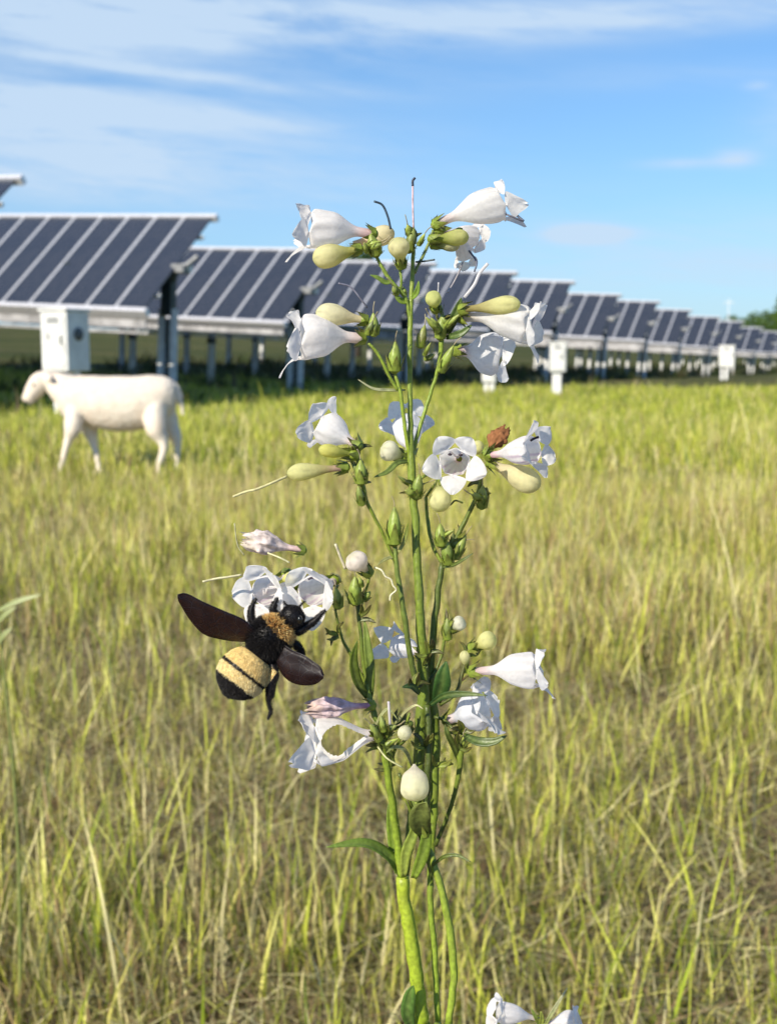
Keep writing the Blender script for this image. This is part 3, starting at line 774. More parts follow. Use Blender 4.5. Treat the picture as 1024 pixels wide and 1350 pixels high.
stem([(577, 1350, 4, 5), (573, 1260, 5, 5), (567, 1180, 6, 5), (570, 1100, 7, 6), (573, 1020, 7, 8), (573, 950, 7, 8), (568, 890, 6, 6), (575, 800, 5, 5.2), (583, 742, 5, 4.6)], (.3, .42, .04), G_DK)
stem([(591, 1350, 1, 5.2), (598, 1280, 0, 5.2), (588, 1200, 0, 5), (573, 1145, 1, 4.8), (566, 1120, 2, 4)], (.34, .46, .05), G_MID)
stem([(574, 1115, 5, 3.6), (590, 1075, 3, 3.4), (602, 1035, 1, 3.6), (608, 990, 0, 5.5), (612, 962, 0, 4)], G_DK, G_MID)
stem([(549, 905, -2, 5), (540, 860, -3, 4.4), (531, 800, -4, 4.2), (523, 750, -4, 4), (520, 712, -4, 3.4)], G_DK, (.22, .30, .05))
stem([(521, 742, -4, 2.6), (503, 700, -6, 2.4), (485, 665, -8, 2.8), (478, 640, -9, 3), (473, 612, -9, 2.4)], G_MID, G_MID)
stem([(482, 655, -8, 2.4), (474, 625, -8, 3.6), (462, 606, -9, 2.4)], G_DK, G_MID)
stem([(583, 745, 5, 3.2), (569, 715, 6, 2.8), (563, 680, 7, 2.8), (561, 655, 7, 2.5)], G_MID)
stem([(583, 745, 5, 4.2), (600, 712, 3, 4), (616, 680, 2, 3.6), (628, 655, 1, 3), (634, 632, 0, 2.5), (640, 612, 0, 2)], G_DK, G_MID)
stem([(541, 606, 0, 3.4), (534, 565, -2, 3), (528, 520, -3, 3), (521, 495, -3, 2.7), (520, 485, -3, 2.6)], (.28, .38, .04))
stem([(524, 515, -3, 2.6), (511, 492, -4, 2.5), (498, 466, -5, 2.5), (486, 452, -5, 2.3)], (.26, .36, .04))
stem([(541, 606, 2, 3.4), (553, 565, 2, 3.2), (567, 520, 2, 3), (577, 485, 1, 3), (582, 450, 0, 4), (583, 420, 0, 3.4), (580, 402, 0, 2.6)], (.26, .36, .04))
stem([(541, 420, 0, 3), (534, 392, -1, 3.2), (520, 376, -2, 3.2), (505, 355, -3, 2.8), (496, 338, -3, 2.5), (490, 326, -3, 2.2)], (.24, .34, .05))
stem([(527, 384, -1, 1.8), (529, 370, -2, 2), (527, 352, -2, 2.2)], (.25, .36, .05))
stem([(546, 360, 0, 2.4), (556, 340, 1, 2.4), (566, 318, 2, 2.2), (571, 303, 2, 2)], (.24, .3, .07))
stem([(473, 815, -5, 1.8), (479, 790, -5, 1.8), (486, 766, -6, 1.8), (487, 752, -6, 1.5)], G_MID)
stem([(484, 905, -5, 3), (466, 870, -6, 2.6), (452, 845, -7, 2.2), (444, 815, -8, 2), (440, 795, -8, 2)], G_MID, G_DK)
stem([(566, 900, 4, 3.2), (580, 870, 5, 2.6), (586, 840, 5, 2.4), (592, 818, 6, 2)], G_DK, G_MID)
stem([(580, 930, 2, 2.6), (600, 915, 0, 2.6), (610, 885, 0, 3), (616, 862, 0, 2.6), (622, 848, 0, 1.8)], G_DK, (.15, .13, .05))
stem([(609, 897, 0, 1.8), (617, 890, -1, 1.8), (624, 886, -1, 1.6)], REDD, G_MID)
stem([(572, 945, 5, 2.6), (585, 950, 3, 2.4), (600, 965, 0, 2.6), (608, 985, 0, 2.6)], G_DK)
stem([(545, 960, 0, 3), (530, 980, -4, 2.2), (515, 985, -6, 2.2), (500, 975, -7, 2)], G_DK, G_MID)
stem([(551, 1085, -4, 2), (553, 1070, -8, 2), (548, 1058, -9, 2)], G_MID)
stem([(556, 630, 0, 2.4), (575, 618, 7, 2.2), (600, 608, 11, 2), (606, 604, 9, 2)], G_MID)
stem([(542, 615, 0, 2.2), (530, 604, 2, 2), (520, 598, 2, 2)], G_MID)
stem([(561, 655, 7, 2), (572, 640, 6, 2), (580, 634, 4, 2)], G_MID)
stem([(512, 1020, -4, 3.4), (520, 990, -6, 2.6), (532, 965, -8, 2.2), (540, 940, -9, 1.8)], G_DK, G_MID)
stem([(560, 1080, -2, 5), (563, 1030, -3, 5.5), (565, 980, -3, 5), (563, 930, -2, 4.5)], (.06, .09, .02), G_DK)
stem([(506, 1000, -5, 3), (498, 975, -8, 2.4), (492, 955, -9, 2.2)], G_DK, G_DK)
stem([(548, 1090, -5, 3.4), (538, 1050, -9, 2.6), (526, 1020, -10, 2.4)], G_MID, G_DK)
# --- leaves and bracts
leaf([(529, 1155, 0), (512, 1130, -2), (480, 1113, -6), (430, 1117, -12)], 9, (.13, .20, .02), (.20, .30, .05), face=(0, -.6, 1))
leaf([(545, 1158, -2), (556, 1130, -5), (562, 1100, -7), (560, 1068, -8)], 8, (.25, .36, .04), (.10, .16, .02))
leaf([(524, 1152, 1), (519, 1120, 2), (515, 1085, 2), (512, 1060, 2)], 7, (.2, .3, .03))
leaf([(532, 1156, -3), (535, 1125, -6), (545, 1098, -7), (549, 1072, -8)], 7, (.4, .48, .08), (.12, .18, .02))
leaf([(560, 1100, -7), (553, 1082, -12), (556, 1066, -16), (562, 1058, -20)], 14, G_DK, (.25, .3, .08), face=(0, -1, .1))
leaf([(570, 1142, 0), (585, 1130, -3), (602, 1128, -5), (621, 1137, -8)], 2.4, G_DK)
leaf([(569, 1160, 0), (560, 1120, -4), (545, 1080, -8), (533, 1052, -10)], 2.6, G_DK, G_MID)
leaf([(543, 1355, -2), (537, 1335, -4), (540, 1312, -5), (545, 1300, -6)], 9, (.08, .16, .03), (.12, .24, .04))
leaf([(484, 920, -5), (470, 895, -9), (466, 868, -12), (471, 845, -14)], 6, G_DK, (.13, .20, .02), face=(.3, -1, 0))
leaf([(488, 922, -4), (488, 885, -6), (484, 850, -6), (480, 815, -5)], 6, (.09, .14, .02), G_MID)
leaf([(566, 930, 0), (585, 918, -6), (610, 915, -10), (642, 917, -14)], 4.5, (.02, .07, .02), G_DK)
leaf([(575, 925, 2), (582, 905, -2), (584, 890, -4), (588, 872, -5)], 11, (.035, .10, .02), (.06, .14, .03), face=(0, -1, 0))
leaf([(553, 915, -3), (543, 905, -6), (530, 906, -8)], 4, (.03, .08, .02))
leaf([(540, 608, 0), (524, 610, -3), (510, 622, -5), (493, 629, -7)], 3.6, G_DK, (.2, .28, .06))
leaf([(534, 514, 0), (515, 514, -2), (492, 512, -4), (472, 500, -5)], 1.8, (.4, .42, .2), (.5, .5, .3))
leaf([(583, 748, 4), (597, 745, 0), (610, 738, -2), (624, 729, -3)], 2.2, G_DK)
leaf([(522, 733, -4), (508, 737, -6), (497, 745, -8)], 2, (.4, .4, .15))
leaf([(524, 730, -4), (532, 715, -5), (536, 700, -6), (538, 690, -7)], 2.4, (.4, .42, .14), G_MID)
leaf([(543, 1010, 0), (534, 990, -6), (520, 985, -8), (509, 993, -10)], 2.4, (.5, .5, .25), (.3, .35, .1))
leaf([(519, 370, -2), (508, 372, -3), (498, 366, -4), (488, 362, -5)], 3.2, (.2, .3, .05))
leaf([(541, 395, 0), (549, 385, -2), (552, 370, -3)], 3.4, (.2, .32, .04)); leaf([(540, 398, 0), (528, 396, -2), (520, 388, -3)], 4, (.24, .36, .04))
leaf([(520, 955, -6), (535, 938, -8), (548, 930, -9), (558, 935, -10)], 1.4, (.45, .45, .2), (.5, .48, .25))
leaf([(494, 960, -8), (501, 945, -10), (512, 935, -10), (525, 950, -10)], 1.6, (.5, .5, .25), (.3, .33, .1))
rb = random.Random(5)
def bracts(px, py, dz, n, l0, l1, spread=(0, 360), w=2.2, dark=.5):
    for k in range(n):
        a = math.radians(rb.uniform(*spread)); l = rb.uniform(l0, l1); s = rb.choice((-1, 1)); oz = rb.uniform(-6, 6)
        x0, y0 = px + rb.uniform(-3, 3), py + rb.uniform(-4, 4)
        p1 = (x0 + math.cos(a) * l * .5, y0 - math.sin(a) * l * .5, dz + oz * .5); a2 = a + s * rb.uniform(.2, .8)
        p2 = (p1[0] + math.cos(a2) * l * .5, p1[1] - math.sin(a2) * l * .5, dz + oz)
        c = G_DK if rb.random() < dark else G_MID
        leaf([(x0, y0, dz), p1, p2], w * rb.uniform(.7, 1.3), c, mix(c, REDD, .6), 'bract')
bracts(472, 598, -9, 6, 14, 24, (20, 160)); bracts(478, 640, -9, 4, 12, 18, (0, 180)); bracts(543, 640, -1, 5, 12, 20)
bracts(634, 640, 0, 5, 12, 22, (0, 360)); bracts(600, 712, 3, 4, 14, 24, (10, 120)); bracts(473, 815, -5, 4, 18, 26, (-10, 190)); bracts(447, 838, -7, 5, 14, 22)
bracts(616, 860, 0, 5, 12, 20, (0, 180)); bracts(588, 820, 5, 4, 12, 20); bracts(506, 975, -7, 9, 14, 30, (20, 220)); bracts(610, 965, 0, 7, 14, 26, (-30, 210), 3)
bracts(560, 880, 0, 4, 16, 26, (30, 150)); bracts(583, 425, 0, 6, 14, 24, (0, 180), 2.6, .2); bracts(487, 440, -5, 5, 12, 18, (20, 180), 2.4, .3); bracts(545, 318, 0, 6, 14, 24, (50, 130), 2.4, .4)
for (cx_, cy_, n_, l0_, l1_) in ((505, 985, 9, 16, 34), (515, 1015, 5, 14, 26), (560, 985, 6, 14, 26), (575, 1010, 5, 14, 24), (608, 985, 6, 14, 24), (520, 960, 6, 16, 32), (545, 905, 5, 14, 26), (565, 860, 5, 14, 24)):
    bracts(cx_, cy_, -4, n_, l0_, l1_, (-10, 190), 2.6, .75)
bracts(492, 335, -3, 4, 12, 20, (40, 160), 2.4, .4); bracts(553, 1060, 3, 4, 12, 20, (-60, 80))
leaf([(590, 440, 0), (598, 420, -3), (604, 405, -4), (608, 392, -5)], 6, (.045, .09, .02), (.08, .13, .03)); leaf([(588, 445, 0), (606, 440, -3), (622, 428, -4)], 5, (.06, .11, .02))
leaf([(520, 1010, -5), (510, 985, -8), (498, 972, -9), (490, 960, -10)], 4, G_DK)
leaf([(605, 1005, 1), (598, 985, -2), (590, 968, -4), (586, 955, -4)], 4, G_DK)
leaf([(612, 970, -4), (630, 978, -8), (650, 978, -10), (668, 970, -11)], 6, (.05, .09, .02), (.10, .14, .03), face=(0, -1, .6))

# --- open flowers
flower((492, 308, -2), (412, 301, -4), 27, 27, .1, .05, (-4, 66), wid=.5, seed=1, basec=(.86, .62, .62), lens=(1.2, .9, .9, 1.3, 1.1), stamens=False)
flower((574, 296, 2), (655, 268, 4), 25, 26, -.1, .08, (-4, 78), wid=.55, seed=2, basec=(.84, .70, .66), lens=(1.0, .8, 1.2, 1.2, .7), stamens=False, tint=(.93, .91, .88))
flower((578, 304, 14), (622, 312, 24), 15, 16, .6, 0, (5, 60), seed=3, stamens=False)
flower((605, 305, 8), (612, 338, 14), 11, 13, 0, .1, (5, 70), seed=31, stamens=False, calyx_r=6)
flower((478, 446, -5), (400, 444, -8), 31, 27, .15, .06, (-4, 64), wid=.5, seed=4, lens=(1.0, 1.0, .8, 1.35, 1.3), stamens=False, basec=(.88, .74, .72))
flower((608, 418, -2), (694, 428, -8), 26, 26, -.1, .10, (-4, 85), wid=.55, seed=5, lens=(1.25, 1.25, 1.0, 1.1, .9), basec=(.78, .70, .60), tint=(.93, .91, .88), stamens=False)
flower((600, 462, 12), (652, 466, 14), 30, 22, .5, .05, (0, 70), wid=.8, seed=6, lens=(1.2, 1.1, 1, 1, 1), tint=(.90, .90, .91), stamens=False)  # greyer tint puts shade into these petals
flower((472, 588, -9), (430, 562, -4), 22, 26, .3, .0, (15, 90), wid=.8, seed=7, lens=(1.2, 1.2, 1, 1, 1), lines=False, stamens=False)
flower((540, 600, 2), (537, 560, 20), 20, 29, .1, 0, (20, 85), wid=.75, seed=8, lens=(1, 1, 1, .8, 1.1), tint=(.90, .90, .92), stamens=False)  # bluish shade is painted in through the tint
flower((606, 604, 8), (599, 608, -12), 18.5, 28, .05, 0, (28, 82), wid=.9, seed=9, lens=(1.15, 1.15, 1.1, 1.05, 1.1))
flower((644, 600, 0), (700, 592, -12), 19, 30, .05, .0, (15, 88), wid=.78, stamens=False, lines=True, seed=10, lens=(1.0, 1.2, 1.3, 1.0, .8), basec=(.88, .6, .66))
flower((388, 772, 8), (350, 778, -4), 21, 29, .2, 0, (22, 86), wid=1.0, seed=11, lens=(.8, 1, 1, 1.2, 1.2), stamens=False, lines=True)
flower((378, 756, 10), (366, 784, 2), 17, 25, .6, 0, (15, 80), wid=.9, seed=13, stamens=False)
flower((442, 765, 4), (412, 778, -8), 21, 28, -.1, 0, (22, 84), wid=1.0, seed=12, stamens=False, lines=True, lens=(1, 1.0, 1.1, 1.2, 1), basec=(.88, .72, .70))
flower((560, 862, 2), (526, 850, 12), 16, 28, .25, 0, (10, 75), wid=.7, seed=14, lens=(1.3, 1.2, 1, .8, 1.3), tint=(.90, .90, .93), stamens=False)  # cool tint carries the shade of this back flower
flower((622, 886, -1), (703, 883, -4), 25, 24, -.1, .05, (-8, 70), wid=.5, seed=15, lens=(1.0, .9, 1.0, 1.3, .6), stamens=False, narrow=.32)
flower((588, 950, 6), (632, 934, 0), 27, 32, -.4, 0, (5, 75), wid=.8, seed=16, lens=(1.0, 1.0, 1.5, .6, .5), tint=(.90, .90, .93), stamens=False)  # tint holds this flower's bluish shade
flower((498, 968, -7), (420, 976, -9), 33, 30, .1, -.02, (-4, 60), wid=.6, seed=17, lens=(1.2, 1.0, .7, 1.1, 1.4), hole=True, stamens=False, basec=(.88, .80, .80), lines=False, narrow=.1)
# --- withered flowers
spent((402, 726, -6), (328, 712, -8), 22, 1, tipc=(.75, .68, .5))
spent((494, 930, -7), (412, 934, -9), 20, 2, c0=(.72, .40, .50), c1=(.84, .66, .68))
w1 = spent((640, 600, 2), (662, 570, 6), 16, 4, (.28, .12, .05), (.36, .16, .07), (.2, .09, .04)); w1['label'] = 'small shrivelled brown flower'
# --- buds
bud((474, 328, -4), (412, 342, -6), 16.5, (.50, .50, .16), (.84, .80, .46), 1)
bud((466, 322, 6), (520, 305, 6), 14, (.85, .70, .50), (.88, .80, .52), 2, cal=0)
bud((529, 350, -4), (524, 314, -10), 14.5, (.60, .62, .26), (.82, .78, .46), 3)
bud((568, 315, 2), (618, 312, 4), 11, (.35, .42, .08), (.72, .72, .30), 4, cal=7)
bud((570, 324, 4), (606, 322, 6), 9, (.45, .48, .14), (.80, .78, .50), 41, cal=5)
bud((482, 422, -5), (416, 411, -8), 14.5, (.84, .74, .48), (.88, .84, .58), 5)
bud((608, 408, -5), (686, 400, -14), 12.5, (.42, .36, .14), (.78, .76, .38), 6, wrinkle=.10, narrow=.45)
bud((574, 408, -2), (570, 387, -8), 11, (.5, .56, .14), (.72, .74, .30), 7, cal=7)
bud((456, 616, -9), (378, 624, -12), 12, (.46, .40, .18), (.82, .80, .40), 8, pinkbase=True, narrow=.5)
bud((468, 600, -10), (420, 592, -15), 9, (.5, .55, .12), (.78, .76, .24), 81)
bud((534, 604, 2), (503, 590, -2), 13.5, (.6, .62, .3), (.88, .86, .68), 9, wrinkle=.15)
bud((580, 634, 3), (580, 672, -4), 15, (.6, .62, .24), (.86, .84, .46), 10, cal=6)
bud((608, 594, 14), (638, 588, 12), 10, (.5, .5, .2), (.84, .82, .42), 11)
bud((646, 610, 2), (712, 642, -4), 17, (.80, .72, .48), (.88, .84, .50), 12)
bud((486, 756, -6), (462, 732, -10), 15, (.72, .66, .46), (.90, .82, .74), 13, wrinkle=.16)
bud((592, 830, 5), (612, 818, 3), 11, (.5, .52, .3), (.88, .86, .7), 14, wrinkle=.13)
bud((622, 854, 0), (652, 840, -4), 13, (.6, .6, .2), (.84, .82, .40), 15)
bud((614, 884, 1), (612, 858, -1), 7, (.6, .62, .2), (.82, .8, .45), 16, cal=4)
bud((546, 1008, -12), (547, 1056, -18), 18, (.84, .78, .66), (.90, .88, .60), 17, narrow=.0, cal=0)
bud((368, 768, -5), (388, 757, -8), 6.5, (.7, .7, .2), (.84, .82, .35), 18, cal=0)
bud((540, 955, -7), (530, 972, -14), 9, (.6, .6, .3), (.86, .84, .62), 19, cal=5)
# --- capsules
capsule((520, 488, -4), (521, 450, -5), 9.5, 1); capsule((493, 440, -7), (492, 412, -9), 7.5, 2, c=(.26, .36, .06)); capsule((519, 716, -5), (520, 668, -6), 10.5, 3, c=(.26, .38, .04))
capsule((581, 488, -1), (598, 455, -4), 7.5, 4, c=(.3, .42, .06)); capsule((591, 742, 2), (588, 712, 0), 9, 5, c=(.12, .2, .03)); capsule((581, 718, 0), (580, 690, -1), 9, 6)
capsule((468, 794, -6), (468, 760, -8), 10, 7, c=(.22, .32, .04)); capsule((554, 456, 4), (560, 428, 3), 7, 8, c=(.3, .3, .14)); capsule((476, 636, -11), (475, 606, -12), 9, 9)
capsule((538, 330, -1), (546, 300, -2), 8, 10, False, c=(.12, .14, .04)); capsule((590, 842, 4), (589, 815, 3), 6.5, 11, c=(.05, .09, .02)); capsule((477, 664, -9), (472, 640, -11), 6.5, 12, c=(.05, .10, .02))
capsule((548, 655, -4), (553, 625, -6), 9, 13, c=(.12, .2, .03)); capsule((635, 668, 0), (636, 640, -2), 8, 14, c=(.2, .28, .04)); capsule((580, 445, -1), (583, 415, -2), 8, 15); capsule((496, 335, -4), (488, 308, -6), 9, 16, False, c=(.22, .30, .05))
capsule((500, 975, -9), (488, 955, -11), 6, 17, c=(.08, .12, .02)); capsule((600, 735, 3), (614, 705, 2), 7, 18, c=(.2, .28, .04)); capsule((446, 800, -9), (443, 775, -10), 7, 19, c=(.1, .16, .02)); capsule((560, 1100, -6), (556, 1068, -9), 8, 20, False, c=(.4, .5, .08))
rm = random.Random(21)
for (cx_, cy_, dz_, n_, hh_) in ((585, 425, 0, 5, 26), (560, 470, 2, 2, 16), (478, 620, -10, 3, 18), (545, 645, -3, 3, 18), (590, 715, 3, 3, 18), (632, 650, 0, 3, 16), (505, 970, -8, 4, 20), (608, 975, 0, 3, 18), (545, 315, -1, 3, 18), (490, 320, -5, 3, 16), (528, 385, -3, 2, 12), (488, 435, -7, 3, 16), (475, 780, -8, 2, 14)):
    for q_ in range(n_):
        a_ = rm.uniform(.3, 2.84); x_, y_ = cx_ + rm.uniform(-8, 8), cy_ + rm.uniform(-8, 12); l_ = hh_ * rm.uniform(.7, 1.2); z_ = dz_ + rm.uniform(-5, 5)
        g_ = rm.uniform(.7, 1.3); capsule((x_, y_, z_), (x_ + math.cos(a_) * l_, y_ - math.sin(a_) * l_, z_ - rm.uniform(0, 3)), rm.uniform(3.2, 5.5), rm.randrange(99), rm.random() < .5, (.20 * g_, .28 * g_, .04), (.30 * g_, .34 * g_, .10))
thread([(699, 581, -14), (704, 578, -14), (710, 576, -14)], (.02, .01, .03), 1.7, 'anther'); thread([(406, 764, -9), (411, 762, -9), (418, 763, -9)], (.05, .03, .06), 1.5, 'anther')
# --- threads
thread([(545, 300, 0), (544, 270, 0), (544, 245, 0)], (.72, .52, .55), 1.3); thread([(544, 245, 0), (544, 238, 0), (547, 234, 0)], (.03, .04, .08), 1.7)
thread([(515, 302, -2), (511, 285, -3), (504, 270, -4), (493, 265, -5)], (.06, .09, .13), 1.5)
thread([(612, 392, -2), (625, 375, -3), (632, 360, -3), (643, 347, -4)], (.86, .84, .85), 2.2, m=M['petal'])
thread([(484, 405, -6), (474, 392, -8), (462, 378, -9), (446, 373, -10)], (.25, .25, .32), 1.2)
thread([(378, 628, -12), (360, 636, -14), (338, 645, -15), (325, 648, -15), (307, 655, -16)], (.70, .66, .34), 1.7)
thread([(318, 758, -9), (300, 761, -10), (285, 763, -10), (267, 767, -11)], (.72, .68, .42), 1.6)
thread([(322, 732, -9), (313, 718, -10), (309, 690, -12)], (.6, .58, .35), .9)
thread([(350, 728, -10), (368, 735, -12), (382, 742, -12)], (.7, .68, .4), 1.3)
thread([(455, 750, -7), (449, 735, -8), (442, 717, -9)], (.66, .60, .42), 2.0)
thread([(494, 748, -7), (503, 752, -8), (508, 760, -8), (515, 764, -8), (518, 772, -8), (522, 778, -8), (515, 785, -8), (514, 792, -8)], (.78, .74, .5), 1.3)
thread([(514, 955, -9), (513, 940, -10), (512, 925, -10)], (.86, .82, .84), 1.7, m=M['petal'])
thread([(610, 345, 10), (605, 358, 11), (598, 372, 12), (590, 385, 10)], (.45, .42, .45), 1.2); thread([(618, 330, 10), (628, 345, 9), (625, 358, 9)], (.12, .14, .2), 1.3)
thread([(548, 345, 0), (560, 344, -2), (573, 342, -3)], (.06, .09, .10), 1.2)
thread([(578, 663, 4), (592, 666, 2), (600, 660, 2), (610, 663, 2)], G_DK, 1.2); thread([(498, 985, -10), (510, 1000, -14), (530, 1012, -14)], (.6, .6, .3), 1.2)
thread([(574, 403, -4), (577, 388, -5), (578, 372, -6)], (.7, .68, .7), .9)
thread([(680, 282, 2), (684, 286, 1), (690, 291, 0)], (.10, .12, .18), 1.6); thread([(664, 281, 2), (672, 284, 0), (688, 291, 0)], (.12, .12, .16), 1.3)

# --- second plant at the lower right
sd = Vector((P(715, 1352, .46).x, .49, 0)); p2 = empty('penstemon_plant', sd); tag(p2, 'low penstemon with two white flowers just entering at the bottom right', 'wildflower')
CTX.root = p2; CTX.org = sd; OLD = D0; D0 = .46
tp = LP(Q(712, 1352)); mb = MB(); mb.col = G_MID; mb.tube(cr([(0, 0, -.01), tuple(tp * .5 + Vector((.004, 0, 0))), tuple(tp)], 8), .0016, 8); mb.build('stem', M['plantgreen'], p2)
flower((712, 1345, 0), (660, 1334, -4), 17, 20, .2, .05, (10, 90), seed=40, stamens=False, basec=(.86, .72, .6), calyx_r=6); flower((716, 1352, 0), (756, 1346, -2), 17, 16, .1, .05, (5, 80), seed=41, stamens=False, calyx_r=6)
leaf([(716, 1356, 0), (724, 1342, -3), (734, 1325, -5), (748, 1303, -7)], 3.4, (.25, .32, .06), (.62, .60, .40)); leaf([(712, 1352, 0), (706, 1342, -2), (700, 1330, -4)], 3, (.3, .4, .08)); leaf([(712, 1354, 0), (714, 1345, -2), (713, 1334, -4)], 4, (.36, .42, .08))
leaf([(tp.x, 1400, 0), (700, 1380, -4), (680, 1372, -8)], 6) if False else None
D0 = OLD

# --- pale leafy weed at the left edge
wd = ground_at(2, 1.55); wd = Vector((P(-6, 800, 1.5).x, 1.5, hz(-.48, 1.5)))
wr = empty('leafy_weed', wd); tag(wr, 'pale green leafy weed poking in at the left edge of the field', 'weed'); CTX.root = wr; CTX.org = wd; D0 = 1.5
tp = LP(Q(-4, 790)); mb = MB(); mb.col = (.28, .33, .10); mb.tube(cr([(0, 0, -.01), tuple(tp * .5 + Vector((.01, 0, 0))), tuple(tp)], 8), [.0028 - .0015 * i / 16 for i in range(17)], 8); mb.build('stem', M['plantgreen'], wr)
MM0 = MMPX; MMPX = D0 / FPX
for (a, b_) in (((-4, 806), (55, 784)), ((-4, 822), (22, 800)), ((-4, 850), (16, 828)), ((-4, 806), (-60, 780)), ((-2, 850), (-50, 835))):
    leaf([(*a, 0), ((a[0] + b_[0]) / 2, (a[1] + b_[1]) / 2 - 3, -6), (*b_, -12)], 3.2, (.34, .40, .15), (.50, .54, .28))
MMPX = MM0; D0 = .38

# ------------------------------------------------------------------ bumblebee
def bee():
    d = .361; ctr = P(356, 838, d); k = d / FPX
    root = empty('bumblebee', ctr); tag(root, 'large black and yellow bumblebee hovering at the left white flowers', 'bumblebee')
    def B(px, py, dz=0): return P(px, py, d + dz * .001) - ctr
    mb = MB()
    def ell(c, a, b, la, lb, lc):
        a = (B(*b) - B(*a)).normalized(); y = a.orthogonal().normalized() if abs(a.dot(FW)) > .95 else (FW - a * FW.dot(a)).normalized(); x = a.cross(y)
        mb.ellipsoid(B(*c), x * lb * k, y * lc * k, a * la * k, 24, 16)
    ell((356, 840, 0), (345, 855, 0), (375, 825, 0), 30, 27, 26)
    ell((386, 813, 1), (380, 820, 0), (392, 806, 0), 14, 16, 13)
    # abdomen: lofted
    A0 = B(340, 862, -1); A1 = B(300, 914, -3); ab = (A1 - A0); al = ab.length; ab.normalize(); ny = (FW - ab * FW.dot(ab)).normalized(); nx = ab.cross(ny)
    prof = [(-.12, 8), (0, 15), (.12, 25), (.3, 31), (.5, 33.5), (.7, 31), (.86, 24), (.97, 14), (1.05, 5)]
    q = cr(prof, 4); prev = None
    for (t, r) in q:
        ring = [mb.vert(A0 + ab * al * t + (nx * math.cos(w) + ny * math.sin(w) * .9) * r * k * (1 - .012 * math.cos(t * 38))) for w in [2 * math.pi * j / 24 for j in range(24)]]
        if prev:
            for j in range(24): mb.f.append([prev[j], prev[(j + 1) % 24], ring[(j + 1) % 24], ring[j]])
        else: mb.f.append(ring[::-1])
        prev = ring
    mb.f.append(prev)
    def leg(pts):
        q = cr([(*B(*p[:3]), p[3] * k) for p in pts], 5); mb.tube([v[:3] for v in q], [v[3] for v in q], 10)
    leg([(354, 858, 2, 5), (358, 874, 0, 6), (362, 888, -2, 5.2), (357, 903, -2, 6.2), (356, 916, -2, 5), (354, 925, -2, 2.6), (357, 938, -2, 2), (353, 949, -2, 1.6)])
    leg([(380, 832, 3, 5), (394, 832, 2, 5.5), (403, 826, 2, 5), (413, 820, 2, 4), (421, 812, 2, 2.8), (429, 804, 2, 1.8)])
    leg([(345, 826, 4, 5), (333, 820, 4, 5), (331, 806, 4, 4), (334, 796, 4, 2.6), (338, 789, 4, 1.8)])
    leg([(372, 815, 5, 4), (360, 806, 5, 4.4), (362, 796, 5, 3.4), (366, 788, 5, 2)])
    leg([(350, 858, 5, 5), (336, 868, 6, 5), (330, 858, 9, 4), (322, 862, 10, 2)])
    leg([(376, 845, 5, 5), (390, 850, 6, 5), (398, 862, 7, 4), (396, 876, 8, 2)])
    for s in (0, 1):
        leg([(392, 806, 1 + 3 * s, 1.5), (397 - 20 * s, 797, 1 + 3 * s, 1.2), (402 - 28 * s, 792, 2, .9)])
    def paint(p):
        t = (p - A0).dot(ab) / al; q_ = ((p - A0) - ab * ((p - A0).dot(ab))).length
        if t > .05 and q_ < 36 * k and (p - B(356, 840, 0)).length > 26 * k and (t < .42 or   .49 < t < .73): return (.72, .52, .20)
        return (.010, .008, .009)
    body = fuse(mb, 'body', M['beeskin'], .00022, root, 3, paint)
    for (px, py, dz) in ((395, 817, -4), (381, 803, 2)):
        e = MB(); e.ellipsoid(B(px, py, dz), RT * 3.5 * k, UP * 5.5 * k, FW * 4 * k); e.build('eye', M['eye'], root)
    # hair: thousands of fine tapering strands rooted on the body surface
    YEL = (.95, .74, .32); YEL2 = (.97, .84, .46); BLK = (.012, .010, .010); ORG = (.72, .42, .13)
    col0 = B(356, 840, 0); cdir = (B(386, 813, 0) - B(350, 848, 0)).normalized()
    me = body.data; rnd = random.Random(3); hb = MB(); polys = me.polygons; areas = np.array([p.area for p in polys]); cum = np.cumsum(areas) / areas.sum()
    for r_ in np.sort(RNG.random(52000)):
        pl = polys[min(int(np.searchsorted(cum, r_)), len(polys) - 1)]; c = pl.center; n = pl.normal
        t = (c - A0).dot(ab) / al; rad_ = ((c - A0) - ab * ((c - A0).dot(ab))).length
        if t > .02 and rad_ < 36 * k and (c - col0).length > 26 * k:
            ln = .0006; t += noise.noise(c * 500) * .02
            if t < .06: cc = BLK
            elif t < .10: cc = YEL if rnd.random() < .6 else BLK
            elif t < .42: cc = YEL
            elif t < .49: cc = BLK
            elif t < .73: cc = YEL2
            else: cc = BLK
            flow = ab * 1.6
        else:
            s = (c - col0).dot(cdir) / k; side = (c - col0).dot(RT) / k
            if (c - col0).length < 36 * k and 12 < s + noise.noise(c * 700) * 3 < 27: cc = ORG if rnd.random() < .7 else YEL; ln = .0013
            elif (c - col0).length < 34 * k: cc = BLK; ln = .0014
            else: cc = BLK; ln = .0006
            flow = -cdir * .35
        f = rnd.uniform(.7, 1.25); cc = tuple(x * f for x in cc)
        dv = (n + flow + Vector((rnd.gauss(0, .25), rnd.gauss(0, .25), rnd.gauss(0, .25)))).normalized(); l = ln * rnd.uniform(.6, 1.2)
        sd_ = dv.cross(Vector((rnd.gauss(0, 1), rnd.gauss(0, 1), rnd.gauss(0, 1)))).normalized() * .00006
        a_ = hb.vert(c - sd_, cc); b_ = hb.vert(c + sd_, cc); m_ = hb.vert(c + dv * l * .6 + sd_ * .7 + Vector((0, 0, -l * .03)), cc); t_ = hb.vert(c + dv * l + Vector((0, 0, -l * .1)), cc)
        hb.f.append([a_, b_, m_, t_])
    hb.build('hair', M['fur'], root, False)
